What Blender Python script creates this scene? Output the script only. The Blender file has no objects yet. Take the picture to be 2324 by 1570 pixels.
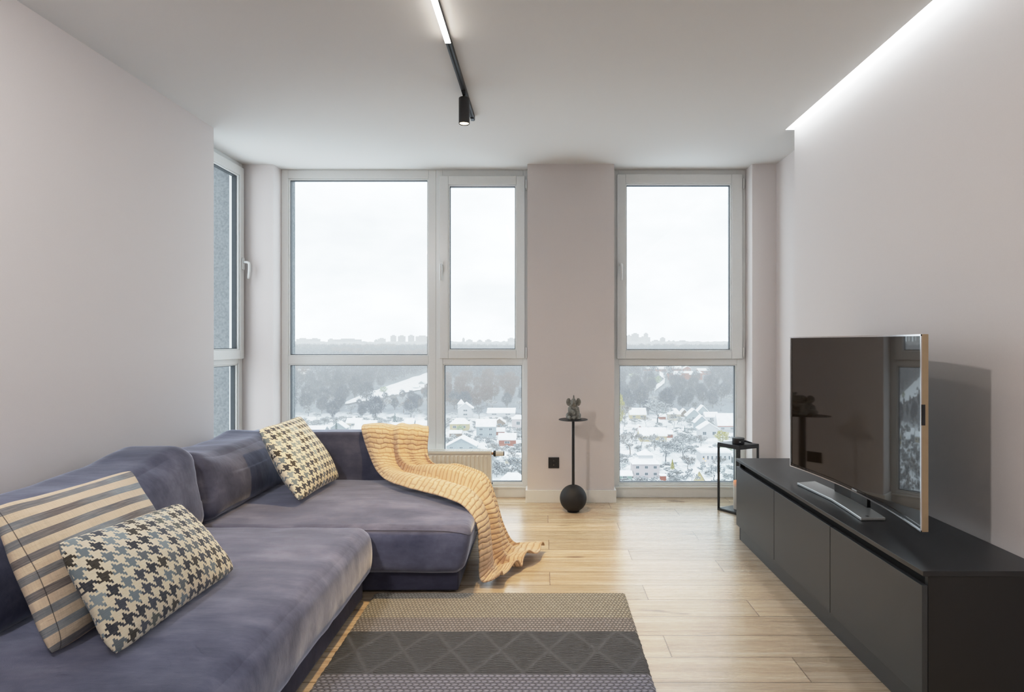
import bpy, math, random
import numpy as np
from mathutils import Vector, noise

random.seed(7)
PI = math.pi
SC = bpy.context.scene
COL = SC.collection

# ------------------------------------------------------------------ camera
# level one-point perspective: camera at the origin of the plan, 1.28 m up, looking along +Y
H = 1.28
F = 1450.0            # focal length for a 2324 px wide frame
VX, VY = 1234.0, 776.0
cam = bpy.data.cameras.new('camera')
cam.sensor_width = 36.0
cam.lens = 36.0 * F / 2324.0
cam.shift_x = (1162.0 - VX) / 2324.0
cam.shift_y = (VY - 785.0) / 2324.0
cam.clip_start = 0.05
cam.clip_end = 12000
camo = bpy.data.objects.new('camera', cam)
COL.objects.link(camo)
camo.location = (0, 0, H)
camo.rotation_euler = (PI / 2, 0, 0)
SC.camera = camo

def WX(px, Y): return (px - VX) * Y / F
def WZ(py, Y): return H + (VY - py) * Y / F
def PT(px, py, Y): return (WX(px, Y), Y, WZ(py, Y))

# ------------------------------------------------------------------ node helper
class NT:
    def __init__(s, name):
        s.mat = bpy.data.materials.new(name)
        s.mat.use_nodes = True
        s.t = s.mat.node_tree
        s.t.nodes.clear()
        s.out = s.t.nodes.new('ShaderNodeOutputMaterial')
    def n(s, typ, ins=None, **props):
        nd = s.t.nodes.new('ShaderNode' + typ)
        for k, v in props.items(): setattr(nd, k, v)
        if ins:
            for k, v in ins.items(): s.set(nd.inputs[k], v)
        return nd
    def set(s, sock, v):
        if isinstance(v, bpy.types.NodeSocket): s.t.links.new(v, sock)
        else:
            if isinstance(v, (tuple, list)) and len(v) == 3 and sock.type == 'RGBA': v = (*v, 1)
            sock.default_value = v
    def m(s, op, a, b=0.0, c=0.0):
        nd = s.t.nodes.new('ShaderNodeMath'); nd.operation = op
        for i, v in enumerate((a, b, c)):
            s.set(nd.inputs[i], v)
        return nd.outputs[0]
    def mix(s, fac, a, b, blend='MIX'):
        nd = s.t.nodes.new('ShaderNodeMix'); nd.data_type = 'RGBA'; nd.blend_type = blend
        s.set(nd.inputs[0], fac); s.set(nd.inputs[6], a); s.set(nd.inputs[7], b)
        return nd.outputs[2]
    def ramp(s, fac, stops, interp='LINEAR'):
        nd = s.t.nodes.new('ShaderNodeValToRGB'); cr = nd.color_ramp; cr.interpolation = interp
        while len(cr.elements) < len(stops): cr.elements.new(0.5)
        for e, (p, c) in zip(cr.elements, stops):
            e.position = p; e.color = (*c, 1) if len(c) == 3 else c
        s.set(nd.inputs[0], fac)
        return nd.outputs[0]
    def maprange(s, v, a, b, c=0.0, d=1.0):
        nd = s.t.nodes.new('ShaderNodeMapRange')
        for k, x in zip(('Value', 'From Min', 'From Max', 'To Min', 'To Max'), (v, a, b, c, d)): s.set(nd.inputs[k], x)
        return nd.outputs[0]
    def pos(s):
        g = s.n('NewGeometry'); sp = s.n('SeparateXYZ', {0: g.outputs['Position']})
        return g.outputs['Position'], sp.outputs[0], sp.outputs[1], sp.outputs[2]
    def objco(s):
        return s.n('TexCoord').outputs['Object']
    def uv(s):
        t = s.n('UVMap'); sp = s.n('SeparateXYZ', {0: t.outputs[0]})
        return t.outputs[0], sp.outputs[0], sp.outputs[1]
    def comb(s, x, y, z=0.0):
        return s.n('CombineXYZ', {0: x, 1: y, 2: z}).outputs[0]
    def noise(s, vec, scale, detail=3.0, rough=0.5, out='Fac'):
        return s.n('TexNoise', {'Vector': vec, 'Scale': scale, 'Detail': detail, 'Roughness': rough}).outputs[out]
    def white(s, vec):
        return s.n('TexWhiteNoise', {'Vector': vec}, noise_dimensions='3D').outputs['Value']
    def bump(s, h, strength=0.3, dist=0.01, normal=None):
        nd = s.n('Bump', {'Height': h, 'Strength': strength, 'Distance': dist})
        if normal: s.set(nd.inputs['Normal'], normal)
        return nd.outputs[0]
    def bsdf(s, base=(.8, .8, .8), rough=.5, metal=0.0, normal=None, **kw):
        b = s.n('BsdfPrincipled')
        s.set(b.inputs['Base Color'], base); s.set(b.inputs['Roughness'], rough); s.set(b.inputs['Metallic'], metal)
        for k, v in kw.items(): s.set(b.inputs[k.replace('_', ' ')], v)
        if normal: s.set(b.inputs['Normal'], normal)
        s.t.links.new(b.outputs[0], s.out.inputs[0])
        return s.mat
    def emit(s, color, strength):
        e = s.n('Emission', {'Color': color, 'Strength': strength})
        s.t.links.new(e.outputs[0], s.out.inputs[0])
        return s.mat

def lin(r, g, b):
    f = lambda c: (c / 255 / 12.92) if c / 255 <= .04045 else ((c / 255 + .055) / 1.055) ** 2.4
    return (f(r), f(g), f(b))

M = {}
def simple(name, col, rough=.5, metal=0., nscale=40, namt=.06, bump=0.0, **kw):
    t = NT(name)
    co = t.objco()
    nz = t.noise(co, nscale, 3)
    k = t.maprange(nz, .3, .7, 1 - namt, 1 + namt)
    c = t.n('Mix', data_type='RGBA', blend_type='MULTIPLY')
    t.set(c.inputs[0], 1.0); t.set(c.inputs[6], col)
    t.set(c.inputs[7], t.comb(k, k, k))
    M[name] = t.bsdf(c.outputs[2], rough, metal, t.bump(nz, bump, .002) if bump else None, **kw)

# -------- plain surfaces
simple('wall_paint', (.755, .712, .705), .85, nscale=220, namt=.012, bump=.05)
simple('ceiling_paint', (.765, .755, .74), .9, nscale=200, namt=.01, bump=.03)
simple('white_trim', (.80, .80, .78), .35, nscale=60, namt=.01)
simple('white_pvc', (.80, .81, .80), .28, nscale=60, namt=.01)
simple('gasket', (.06, .07, .08), .5)
simple('black_metal', (.012, .012, .014), .42, 0.0, nscale=300, namt=.1)
simple('black_matte', (.009, .009, .011), .65, nscale=300, namt=.1, bump=.1)
simple('console_front', (.036, .039, .043), .42, nscale=500, namt=.06, bump=.02)
simple('console_top', (.016, .016, .018), .38, nscale=500, namt=.08, bump=.03)
simple('console_side', (.010, .0095, .010), .5, nscale=500, namt=.08)
simple('recess_black', (.004, .004, .004), .8)
simple('tv_back', (.01, .01, .011), .4)
simple('bronze', (.52, .40, .26), .28, 1.0, nscale=30, namt=.03)
simple('chrome', (.75, .75, .77), .12, 1.0, nscale=30, namt=.02)
simple('silver', (.60, .63, .64), .38, .75, nscale=80, namt=.03)
simple('piano_black', (.004, .004, .005), .06)
simple('radiator_white', (.74, .71, .64), .4, nscale=50, namt=.01)
simple('copper_pipe', (.42, .25, .15), .35, .8)
simple('track_black', (.010, .010, .011), .5)
simple('candle_wax', (.75, .70, .64), .5, nscale=30, namt=.03)
simple('concrete', (.20, .21, .22), .9, nscale=60, namt=.22, bump=.4)
simple('outlet_black', (.012, .012, .014), .45)
simple('pole_wood', (.18, .15, .13), .9)

def glossy_screen():
    t = NT('screen_glass')
    co = t.objco()
    nz = t.noise(co, 6, 2)
    M['screen_glass'] = t.bsdf((.013, .008, .0045), t.maprange(nz, 0, 1, .02, .035), IOR=1.58)
glossy_screen()

def stone():
    t = NT('stone'); co = t.objco()
    nz = t.noise(co, 60, 5); nb = t.noise(co, 22, 4)
    c = t.ramp(nz, [(.3, (.12, .115, .10)), (.55, (.24, .235, .21)), (.75, (.34, .33, .29))])
    M['stone'] = t.bsdf(c, .75, 0, t.bump(nb, .6, .004))
stone()

def glass(name, base):
    t = NT(name)
    co = t.objco()
    tint = t.ramp(t.noise(co, .7, 2), [(0, (.955, .975, .97)), (1, (.975, .985, .98))])
    tr = t.n('BsdfTransparent', {'Color': tint})
    gl = t.n('BsdfGlossy', {'Color': (.95, 1, 1, 1), 'Roughness': .0})
    lw = t.n('LayerWeight', {'Blend': .5})
    sch = t.m('ADD', base, t.m('MULTIPLY', 1 - base, t.m('POWER', lw.outputs['Facing'], 5.0)))
    mx = t.n('MixShader', {0: sch, 1: tr.outputs[0], 2: gl.outputs[0]})
    t.t.links.new(mx.outputs[0], t.out.inputs[0])
    M[name] = t.mat
glass('window_glass', .05)
glass('lantern_glass', .03)

def emitter(name, col, s, edge=0.05):
    t = NT(name)
    co = t.objco()
    nz = t.maprange(t.noise(co, 3, 1), 0, 1, s * (1 - edge), s * (1 + edge))
    M[name] = t.emit((*col, 1), nz)
emitter('led_cool', (.88, .97, 1.0), 24.0)
emitter('led_warm', (1.0, .91, .81), 40.0)
emitter('spot_glow', (1.0, .78, .50), 6.0)
emitter('flame', (1.0, .42, .12), 5.0)
emitter('lamp_far', (1.0, .55, .18), 3.0)

# -------- oak plank floor
def floor_mat():
    t = NT('oak_planks')
    P, x, y, z = t.pos()
    W, L = .1925, 1.46
    r = t.m('FLOOR', t.m('DIVIDE', t.m('SUBTRACT', 4.5205, y), W))
    ry = t.m('FRACT', t.m('DIVIDE', t.m('SUBTRACT', 4.5205, y), W))
    u = t.m('DIVIDE', t.m('SUBTRACT', t.m('SUBTRACT', x, .518), t.m('MULTIPLY', r, .487)), L)
    cell = t.m('FLOOR', u); fx = t.m('FRACT', u)
    rnd = t.white(t.comb(cell, r, 3.0)); rnd2 = t.white(t.comb(cell, r, 9.0))
    # grain stretched along the plank
    off = t.m('MULTIPLY', rnd, 37.0)
    g1v = t.comb(t.m('ADD', t.m('MULTIPLY', x, 1.4), off), t.m('MULTIPLY', y, 22.0), off)
    g1 = t.noise(g1v, 1.0, 6, .62)
    g2v = t.comb(t.m('ADD', t.m('MULTIPLY', x, 4.0), off), t.m('MULTIPLY', y, 120.0), off)
    g2 = t.noise(g2v, 1.0, 4, .6)
    # cathedral figure: distorted rings
    wv = t.n('TexWave', {'Vector': t.comb(t.m('ADD', t.m('MULTIPLY', x, .55), off), t.m('MULTIPLY', y, 7.0), off), 'Scale': 1.3, 'Distortion': 7.0, 'Detail': 3.0, 'Detail Scale': .9}, wave_type='RINGS')
    base = t.ramp(g1, [(.25, lin(178, 155, 128)), (.5, lin(209, 189, 162)), (.72, lin(223, 209, 189))])
    tone = t.maprange(rnd2, 0, 1, .82, 1.10)
    base = t.mix(1.0, base, t.comb(tone, tone, t.m('MULTIPLY', tone, .985)), 'MULTIPLY')
    base = t.mix(t.m('MULTIPLY', t.m('POWER', wv.outputs['Fac'], 3.0), .25), base, lin(158, 126, 92))
    base = t.mix(t.m('MULTIPLY', t.maprange(g2, .55, .75), .35), base, lin(120, 90, 62))
    # knots and cracks
    kn = t.noise(t.comb(t.m('ADD', t.m('MULTIPLY', x, 2.4), off), t.m('MULTIPLY', y, 9.0), off), 1.0, 2, .5)
    base = t.mix(t.m('MULTIPLY', t.maprange(kn, .66, .76), .8), base, lin(92, 64, 42))
    ck = t.noise(t.comb(t.m('ADD', t.m('MULTIPLY', x, 1.1), off), t.m('MULTIPLY', y, 34.0), off), 1.0, 3, .55)
    base = t.mix(t.m('MULTIPLY', t.maprange(ck, .71, .745), .6), base, lin(96, 70, 48))
    # bevels between planks
    ey = t.m('MINIMUM', ry, t.m('SUBTRACT', 1.0, ry)); ex = t.m('MINIMUM', fx, t.m('SUBTRACT', 1.0, fx))
    gy = t.maprange(t.m('MULTIPLY', ey, W), .0010, .0032); gx = t.maprange(t.m('MULTIPLY', ex, L), .0010, .0032)
    gap = t.m('MINIMUM', gx, gy)
    base = t.mix(t.m('MULTIPLY', t.m('SUBTRACT', 1.0, gap), .9), base, lin(112, 90, 68))
    h = t.m('ADD', t.m('MULTIPLY', gap, 1.0), t.m('ADD', t.m('MULTIPLY', g2, .25), t.m('MULTIPLY', g1, .15)))
    rough = t.maprange(g2, .2, .8, .22, .34)
    M['oak_planks'] = t.bsdf(base, rough, 0, t.bump(h, .16, .0016), Specular_IOR_Level=.75)
floor_mat()

# -------- velvet
def velvet(name, dark, mid, light, sheen=.5):
    t = NT(name); P, x, y, z = t.pos()
    n1 = t.noise(t.comb(t.m('MULTIPLY', x, 2.2), t.m('MULTIPLY', y, 5.5), t.m('MULTIPLY', z, 5.0)), 1.1, 5, .62)
    n2 = t.noise(P, 9.0, 4, .6)
    f = t.m('ADD', t.m('MULTIPLY', n1, .7), t.m('MULTIPLY', n2, .3))
    c = t.ramp(f, [(.36, dark), (.5, mid), (.62, light)])
    fine = t.noise(P, 420, 2)
    wr = t.noise(t.comb(t.m('MULTIPLY', x, 5.0), t.m('MULTIPLY', y, 14.0), t.m('MULTIPLY', z, 9.0)), 1.0, 3)
    h = t.m('ADD', t.m('MULTIPLY', fine, .12), t.m('MULTIPLY', wr, .9))
    M[name] = t.bsdf(c, .82, 0, t.bump(h, .28, .012), Sheen_Weight=sheen, Sheen_Roughness=.32, Sheen_Tint=(.72, .76, .92, 1), Specular_IOR_Level=.15)
velvet('velvet', lin(82, 85, 108), lin(103, 106, 130), lin(125, 128, 152), 1.5)
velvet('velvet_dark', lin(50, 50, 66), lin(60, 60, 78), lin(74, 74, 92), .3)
velvet('velvet_shaded', lin(58, 60, 78), lin(76, 79, 99), lin(96, 99, 120), 1.1)  # darkened copy of the sofa velvet: shade on cushions and backrest put into colour
simple('piping', lin(92, 93, 114), .8, nscale=200)

# -------- houndstooth cushion (weave pattern: warp and weft in fours, 2/2 twill)
def houndstooth(name, period):
    t = NT(name); U, u, v = t.uv()
    s = 8.0 / period
    i = t.m('FLOOR', t.m('MULTIPLY', u, s)); j = t.m('FLOOR', t.m('MULTIPLY', v, s))
    mod = lambda a, b: t.m('FLOORED_MODULO', a, b)
    wu = t.m('LESS_THAN', mod(i, 8.0), 3.5); wv = t.m('LESS_THAN', mod(j, 8.0), 3.5)
    tw = t.m('LESS_THAN', mod(t.m('ADD', i, j), 4.0), 1.5)
    dark = t.m('ADD', t.m('MULTIPLY', tw, wu), t.m('MULTIPLY', t.m('SUBTRACT', 1.0, tw), wv))
    ci = t.m('FLOOR', t.m('DIVIDE', t.m('ADD', i, 2.0), 8.0)); cj = t.m('FLOOR', t.m('DIVIDE', t.m('ADD', j, 2.0), 8.0))
    rnd = t.white(t.comb(ci, cj, 1.0))
    pal = t.ramp(rnd, [(0, lin(44, 48, 60)), (.22, lin(120, 134, 142)), (.40, lin(62, 68, 82)), (.55, lin(104, 112, 118)), (.68, lin(58, 52, 44)), (.80, lin(142, 156, 162)), (.92, lin(92, 96, 90))], 'CONSTANT')
    thread = t.m('ABSOLUTE', t.m('SUBTRACT', t.m('FRACT', t.m('MULTIPLY', v, s * 1.0)), .5))
    th2 = t.noise(t.comb(t.m('MULTIPLY', u, 60.0), t.m('MULTIPLY', v, 900.0)), 1.0, 2)
    cream = t.mix(t.maprange(th2, .35, .65), lin(228, 214, 186), lin(244, 235, 214))
    dk = t.mix(t.m('MULTIPLY', t.maprange(th2, .45, .7), .3), pal, lin(150, 150, 145))
    c = t.mix(dark, cream, dk)
    h = t.m('ADD', t.m('MULTIPLY', dark, .6), t.m('MULTIPLY', thread, .8))
    M[name] = t.bsdf(c, .9, 0, t.bump(h, .35, .002), Sheen_Weight=.15)
houndstooth('houndstooth', .049)

def stripes():
    t = NT('striped_linen'); U, u, v = t.uv()
    p = .0545
    w = t.m('ADD', v, t.m('MULTIPLY', t.noise(U, 3.0, 2), .006))
    f = t.m('FRACT', t.m('DIVIDE', w, p)); k = t.m('FLOOR', t.m('DIVIDE', w, p))
    g = t.m('LESS_THAN', f, .47)
    rn = t.noise(t.comb(t.m('MULTIPLY', u, 1.6), t.m('MULTIPLY', k, 5.7)), 1.6, 2)
    grey = t.mix(t.maprange(rn, .40, .60), lin(106, 98, 98), lin(136, 146, 154))
    slub = t.noise(t.comb(t.m('MULTIPLY', u, 12.0), t.m('MULTIPLY', v, 260.0)), 1.0, 3)
    slub2 = t.noise(t.comb(t.m('MULTIPLY', u, 260.0), t.m('MULTIPLY', v, 12.0)), 1.0, 3)
    c = t.mix(g, lin(228, 206, 178), grey)
    c = t.mix(t.m('MULTIPLY', t.maprange(slub, .4, .7), .22), c, lin(236, 222, 204))
    c = t.mix(t.m('MULTIPLY', t.maprange(slub2, .45, .7), .15), c, lin(120, 108, 100))
    seam = t.m('LESS_THAN', t.m('ABSOLUTE', t.m('SUBTRACT', u, .030)), .0013)
    c = t.mix(t.m('MULTIPLY', seam, .8), c, lin(50, 48, 52))
    wr = t.noise(t.comb(t.m('MULTIPLY', u, 7.0), t.m('MULTIPLY', v, 11.0)), 1.0, 4, .55)
    M['striped_linen'] = t.bsdf(c, .85, 0, t.bump(t.m('ADD', wr, t.m('MULTIPLY', slub, .1)), .55, .02), Sheen_Weight=.1)
stripes()

def knit():
    t = NT('knit'); U, u, v = t.uv()        # u along the blanket, v across
    row = .028; ln = .066
    wob = t.noise(U, 11.0, 3)
    vv = t.m('ADD', u, t.m('MULTIPLY', wob, .038))
    k = t.m('FLOOR', t.m('DIVIDE', vv, row)); fy = t.m('FRACT', t.m('DIVIDE', vv, row))
    uu = t.m('ADD', v, t.m('MULTIPLY', t.m('FLOORED_MODULO', k, 2.0), ln * .5))
    uu = t.m('ADD', uu, t.m('MULTIPLY', wob, .01))
    fx = t.m('FRACT', t.m('DIVIDE', uu, ln))
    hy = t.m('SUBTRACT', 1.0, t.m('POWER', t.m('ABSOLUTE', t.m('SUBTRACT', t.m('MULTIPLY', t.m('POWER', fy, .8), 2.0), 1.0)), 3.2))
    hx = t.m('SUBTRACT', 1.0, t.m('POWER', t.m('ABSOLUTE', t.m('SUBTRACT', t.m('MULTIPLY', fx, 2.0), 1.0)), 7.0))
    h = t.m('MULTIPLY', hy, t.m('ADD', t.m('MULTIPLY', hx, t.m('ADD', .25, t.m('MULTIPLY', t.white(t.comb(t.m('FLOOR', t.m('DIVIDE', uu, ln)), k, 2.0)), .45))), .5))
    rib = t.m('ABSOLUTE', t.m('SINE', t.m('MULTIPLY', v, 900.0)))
    c = t.ramp(h, [(0.0, lin(176, 140, 108)), (.35, lin(212, 181, 149)), (1, lin(226, 200, 172))])  # shade in the creases between rows is painted into the wool colour
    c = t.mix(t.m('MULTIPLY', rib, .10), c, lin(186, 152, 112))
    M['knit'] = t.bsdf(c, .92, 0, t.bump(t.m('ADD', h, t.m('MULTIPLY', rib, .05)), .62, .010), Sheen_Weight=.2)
knit()

def rug():
    t = NT('rug_wool'); P, x, y, z = t.pos()
    wob = t.noise(P, 30.0, 2)
    xw = t.m('ADD', x, t.m('MULTIPLY', wob, .006)); yw = t.m('ADD', y, t.m('MULTIPLY', wob, .004))
    def braid(px, py):
        k = t.m('FLOOR', t.m('DIVIDE', yw, py)); fy = t.m('FRACT', t.m('DIVIDE', yw, py))
        xs = t.m('ADD', t.m('ADD', t.m('DIVIDE', xw, px), t.m('MULTIPLY', t.m('FLOORED_MODULO', k, 2.0), .5)), t.m('MULTIPLY', t.m('ABSOLUTE', t.m('SUBTRACT', fy, .5)), .55))
        fx = t.m('FRACT', xs)
        rn = t.maprange(t.white(t.comb(t.m('FLOOR', xs), k, 4.0)), 0, 1, .72, 1.0)
        return t.m('MULTIPLY', rn, t.m('MULTIPLY', t.m('SINE', t.m('MULTIPLY', fx, PI)), t.m('SINE', t.m('MULTIPLY', fy, PI))))
    b1 = braid(.0165, .021); b3 = braid(.024, .021)
    fy = t.m('FRACT', t.m('DIVIDE', t.m('ADD', yw, t.m('MULTIPLY', wob, .006)), .0125))
    b2 = t.m('MULTIPLY', t.m('SINE', t.m('MULTIPLY', fy, PI)), t.maprange(t.noise(t.comb(t.m('MULTIPLY', x, 30.0), t.m('MULTIPLY', y, 120.0)), 1.0, 2), .3, .7, .6, 1.0))
    d1 = t.m('ADD', t.m('DIVIDE', t.m('SUBTRACT', x, .02), .198), t.m('MULTIPLY', t.m('SUBTRACT', y, 2.615), 2.78))
    d2 = t.m('SUBTRACT', t.m('DIVIDE', t.m('SUBTRACT', x, .02), .198), t.m('MULTIPLY', t.m('SUBTRACT', y, 2.615), 2.78))
    dist = lambda d: t.m('ABSOLUTE', t.m('SUBTRACT', t.m('FRACT', t.m('ADD', d, .5)), .5))
    dd = t.m('MINIMUM', dist(d1), dist(d2))
    ridge = t.maprange(dd, .02, .12, .9, 0.0)
    in3 = t.m('MULTIPLY', t.m('GREATER_THAN', y, 2.436), t.m('LESS_THAN', y, 2.795))
    in4 = t.m('LESS_THAN', y, 2.436)
    hmid = t.m('MAXIMUM', t.m('MULTIPLY', b2, .75), t.m('ADD', t.m('MULTIPLY', ridge, .62), t.m('MULTIPLY', b2, .12)))
    h = t.m('ADD', t.m('MULTIPLY', b1, t.m('GREATER_THAN', y, 2.795)), t.m('ADD', t.m('MULTIPLY', hmid, in3), t.m('MULTIPLY', b3, in4)))
    col = t.ramp(t.maprange(y, 2.0, 3.3), [(0, lin(134, 137, 156)), (.3354, lin(74, 77, 84)), (.6115, lin(150, 146, 147)), (.715, lin(172, 168, 157))], 'CONSTANT')
    fz = t.noise(P, 160.0, 3)
    k = t.m('MULTIPLY', t.maprange(h, 0.05, .7, .36, 1.12), t.maprange(fz, .3, .7, .85, 1.15))  # colour follows the relief: shade between stitches painted in
    col = t.mix(1.0, col, t.comb(k, k, k), 'MULTIPLY')
    M['rug_wool'] = t.bsdf(col, .95, 0, t.bump(h, .8, .008), Sheen_Weight=.15)
rug()

# -------- outdoors: haze is mixed into each colour as a pale glow, growing with world Y
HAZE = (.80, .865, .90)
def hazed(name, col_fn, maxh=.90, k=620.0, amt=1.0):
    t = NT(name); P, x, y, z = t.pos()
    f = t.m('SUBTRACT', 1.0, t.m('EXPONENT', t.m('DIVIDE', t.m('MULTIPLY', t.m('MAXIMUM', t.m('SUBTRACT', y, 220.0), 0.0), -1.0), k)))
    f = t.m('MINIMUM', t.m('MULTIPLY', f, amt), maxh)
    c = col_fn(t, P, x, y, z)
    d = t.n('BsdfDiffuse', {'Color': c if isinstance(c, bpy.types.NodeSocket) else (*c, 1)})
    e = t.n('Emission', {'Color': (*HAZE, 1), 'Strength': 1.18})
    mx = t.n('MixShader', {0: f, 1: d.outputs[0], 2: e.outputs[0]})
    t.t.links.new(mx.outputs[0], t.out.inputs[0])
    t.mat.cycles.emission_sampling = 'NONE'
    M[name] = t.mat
def snowtop(base, snow=(.93, .95, .97), lo=.05, hi=.55):
    def fn(t, P, x, y, z):
        g = t.n('NewGeometry'); nz = t.n('SeparateXYZ', {0: g.outputs['Normal']}).outputs[2]
        nn = t.noise(P, .9, 3)
        f = t.maprange(t.m('ADD', t.m('ABSOLUTE', nz), t.m('MULTIPLY', t.m('SUBTRACT', nn, .5), .9)), lo, hi)
        return t.mix(f, base, snow)
    return fn
def snowground(t, P, x, y, z):
    n1 = t.noise(P, .11, 5, .65); n2 = t.noise(P, .9, 4, .7)
    f = t.maprange(t.m('ADD', t.m('MULTIPLY', n1, .5), t.m('MULTIPLY', n2, .5)), .47, .66)
    c = t.mix(f, (.80, .83, .86), (.20, .22, .24))
    wood = t.maprange(t.m('ADD', y, t.m('MULTIPLY', n1, 40.0)), 462.0, 486.0)
    return t.mix(t.m('MULTIPLY', wood, .85), c, (.10, .11, .13))  # ground darkened below the trees, painting in the dim forest interior
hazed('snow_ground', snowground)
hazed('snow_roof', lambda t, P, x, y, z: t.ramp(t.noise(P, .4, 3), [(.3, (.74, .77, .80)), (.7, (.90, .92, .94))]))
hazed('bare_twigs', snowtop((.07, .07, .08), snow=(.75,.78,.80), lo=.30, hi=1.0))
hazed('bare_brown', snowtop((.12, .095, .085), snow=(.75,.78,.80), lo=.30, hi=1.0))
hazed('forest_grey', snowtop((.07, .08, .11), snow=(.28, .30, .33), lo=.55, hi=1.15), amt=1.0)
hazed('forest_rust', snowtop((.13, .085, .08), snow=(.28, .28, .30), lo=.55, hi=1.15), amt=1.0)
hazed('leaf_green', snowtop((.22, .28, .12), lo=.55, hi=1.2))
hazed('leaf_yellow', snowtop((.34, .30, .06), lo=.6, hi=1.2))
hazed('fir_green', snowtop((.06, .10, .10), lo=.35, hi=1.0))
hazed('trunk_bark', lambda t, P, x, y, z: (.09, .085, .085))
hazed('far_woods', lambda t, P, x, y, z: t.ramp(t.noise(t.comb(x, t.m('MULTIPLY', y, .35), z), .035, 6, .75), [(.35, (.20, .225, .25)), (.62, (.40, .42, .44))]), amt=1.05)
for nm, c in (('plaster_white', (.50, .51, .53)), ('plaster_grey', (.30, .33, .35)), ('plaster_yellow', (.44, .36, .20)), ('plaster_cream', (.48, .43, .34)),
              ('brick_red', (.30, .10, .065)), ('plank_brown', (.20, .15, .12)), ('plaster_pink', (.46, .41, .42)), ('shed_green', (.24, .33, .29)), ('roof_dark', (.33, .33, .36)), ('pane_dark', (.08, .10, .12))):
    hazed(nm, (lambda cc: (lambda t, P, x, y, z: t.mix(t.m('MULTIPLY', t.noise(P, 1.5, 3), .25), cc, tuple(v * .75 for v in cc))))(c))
def tower_wall(base):
    def fn(t, P, x, y, z):
        fz = t.m('FRACT', t.m('DIVIDE', z, 3.0)); fx = t.m('FRACT', t.m('DIVIDE', x, 4.5))
        w = t.m('MULTIPLY', t.m('GREATER_THAN', fz, .45), t.m('GREATER_THAN', fx, .5))
        return t.mix(t.m('MULTIPLY', w, .6), base, (.18, .22, .26))
    return fn
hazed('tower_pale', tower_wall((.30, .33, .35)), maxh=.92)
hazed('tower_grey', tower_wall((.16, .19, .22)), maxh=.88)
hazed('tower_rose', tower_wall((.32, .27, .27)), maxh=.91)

# ------------------------------------------------------------------ mesh helper
def root_of(o):
    while o.parent: o = o.parent
    return o

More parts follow.
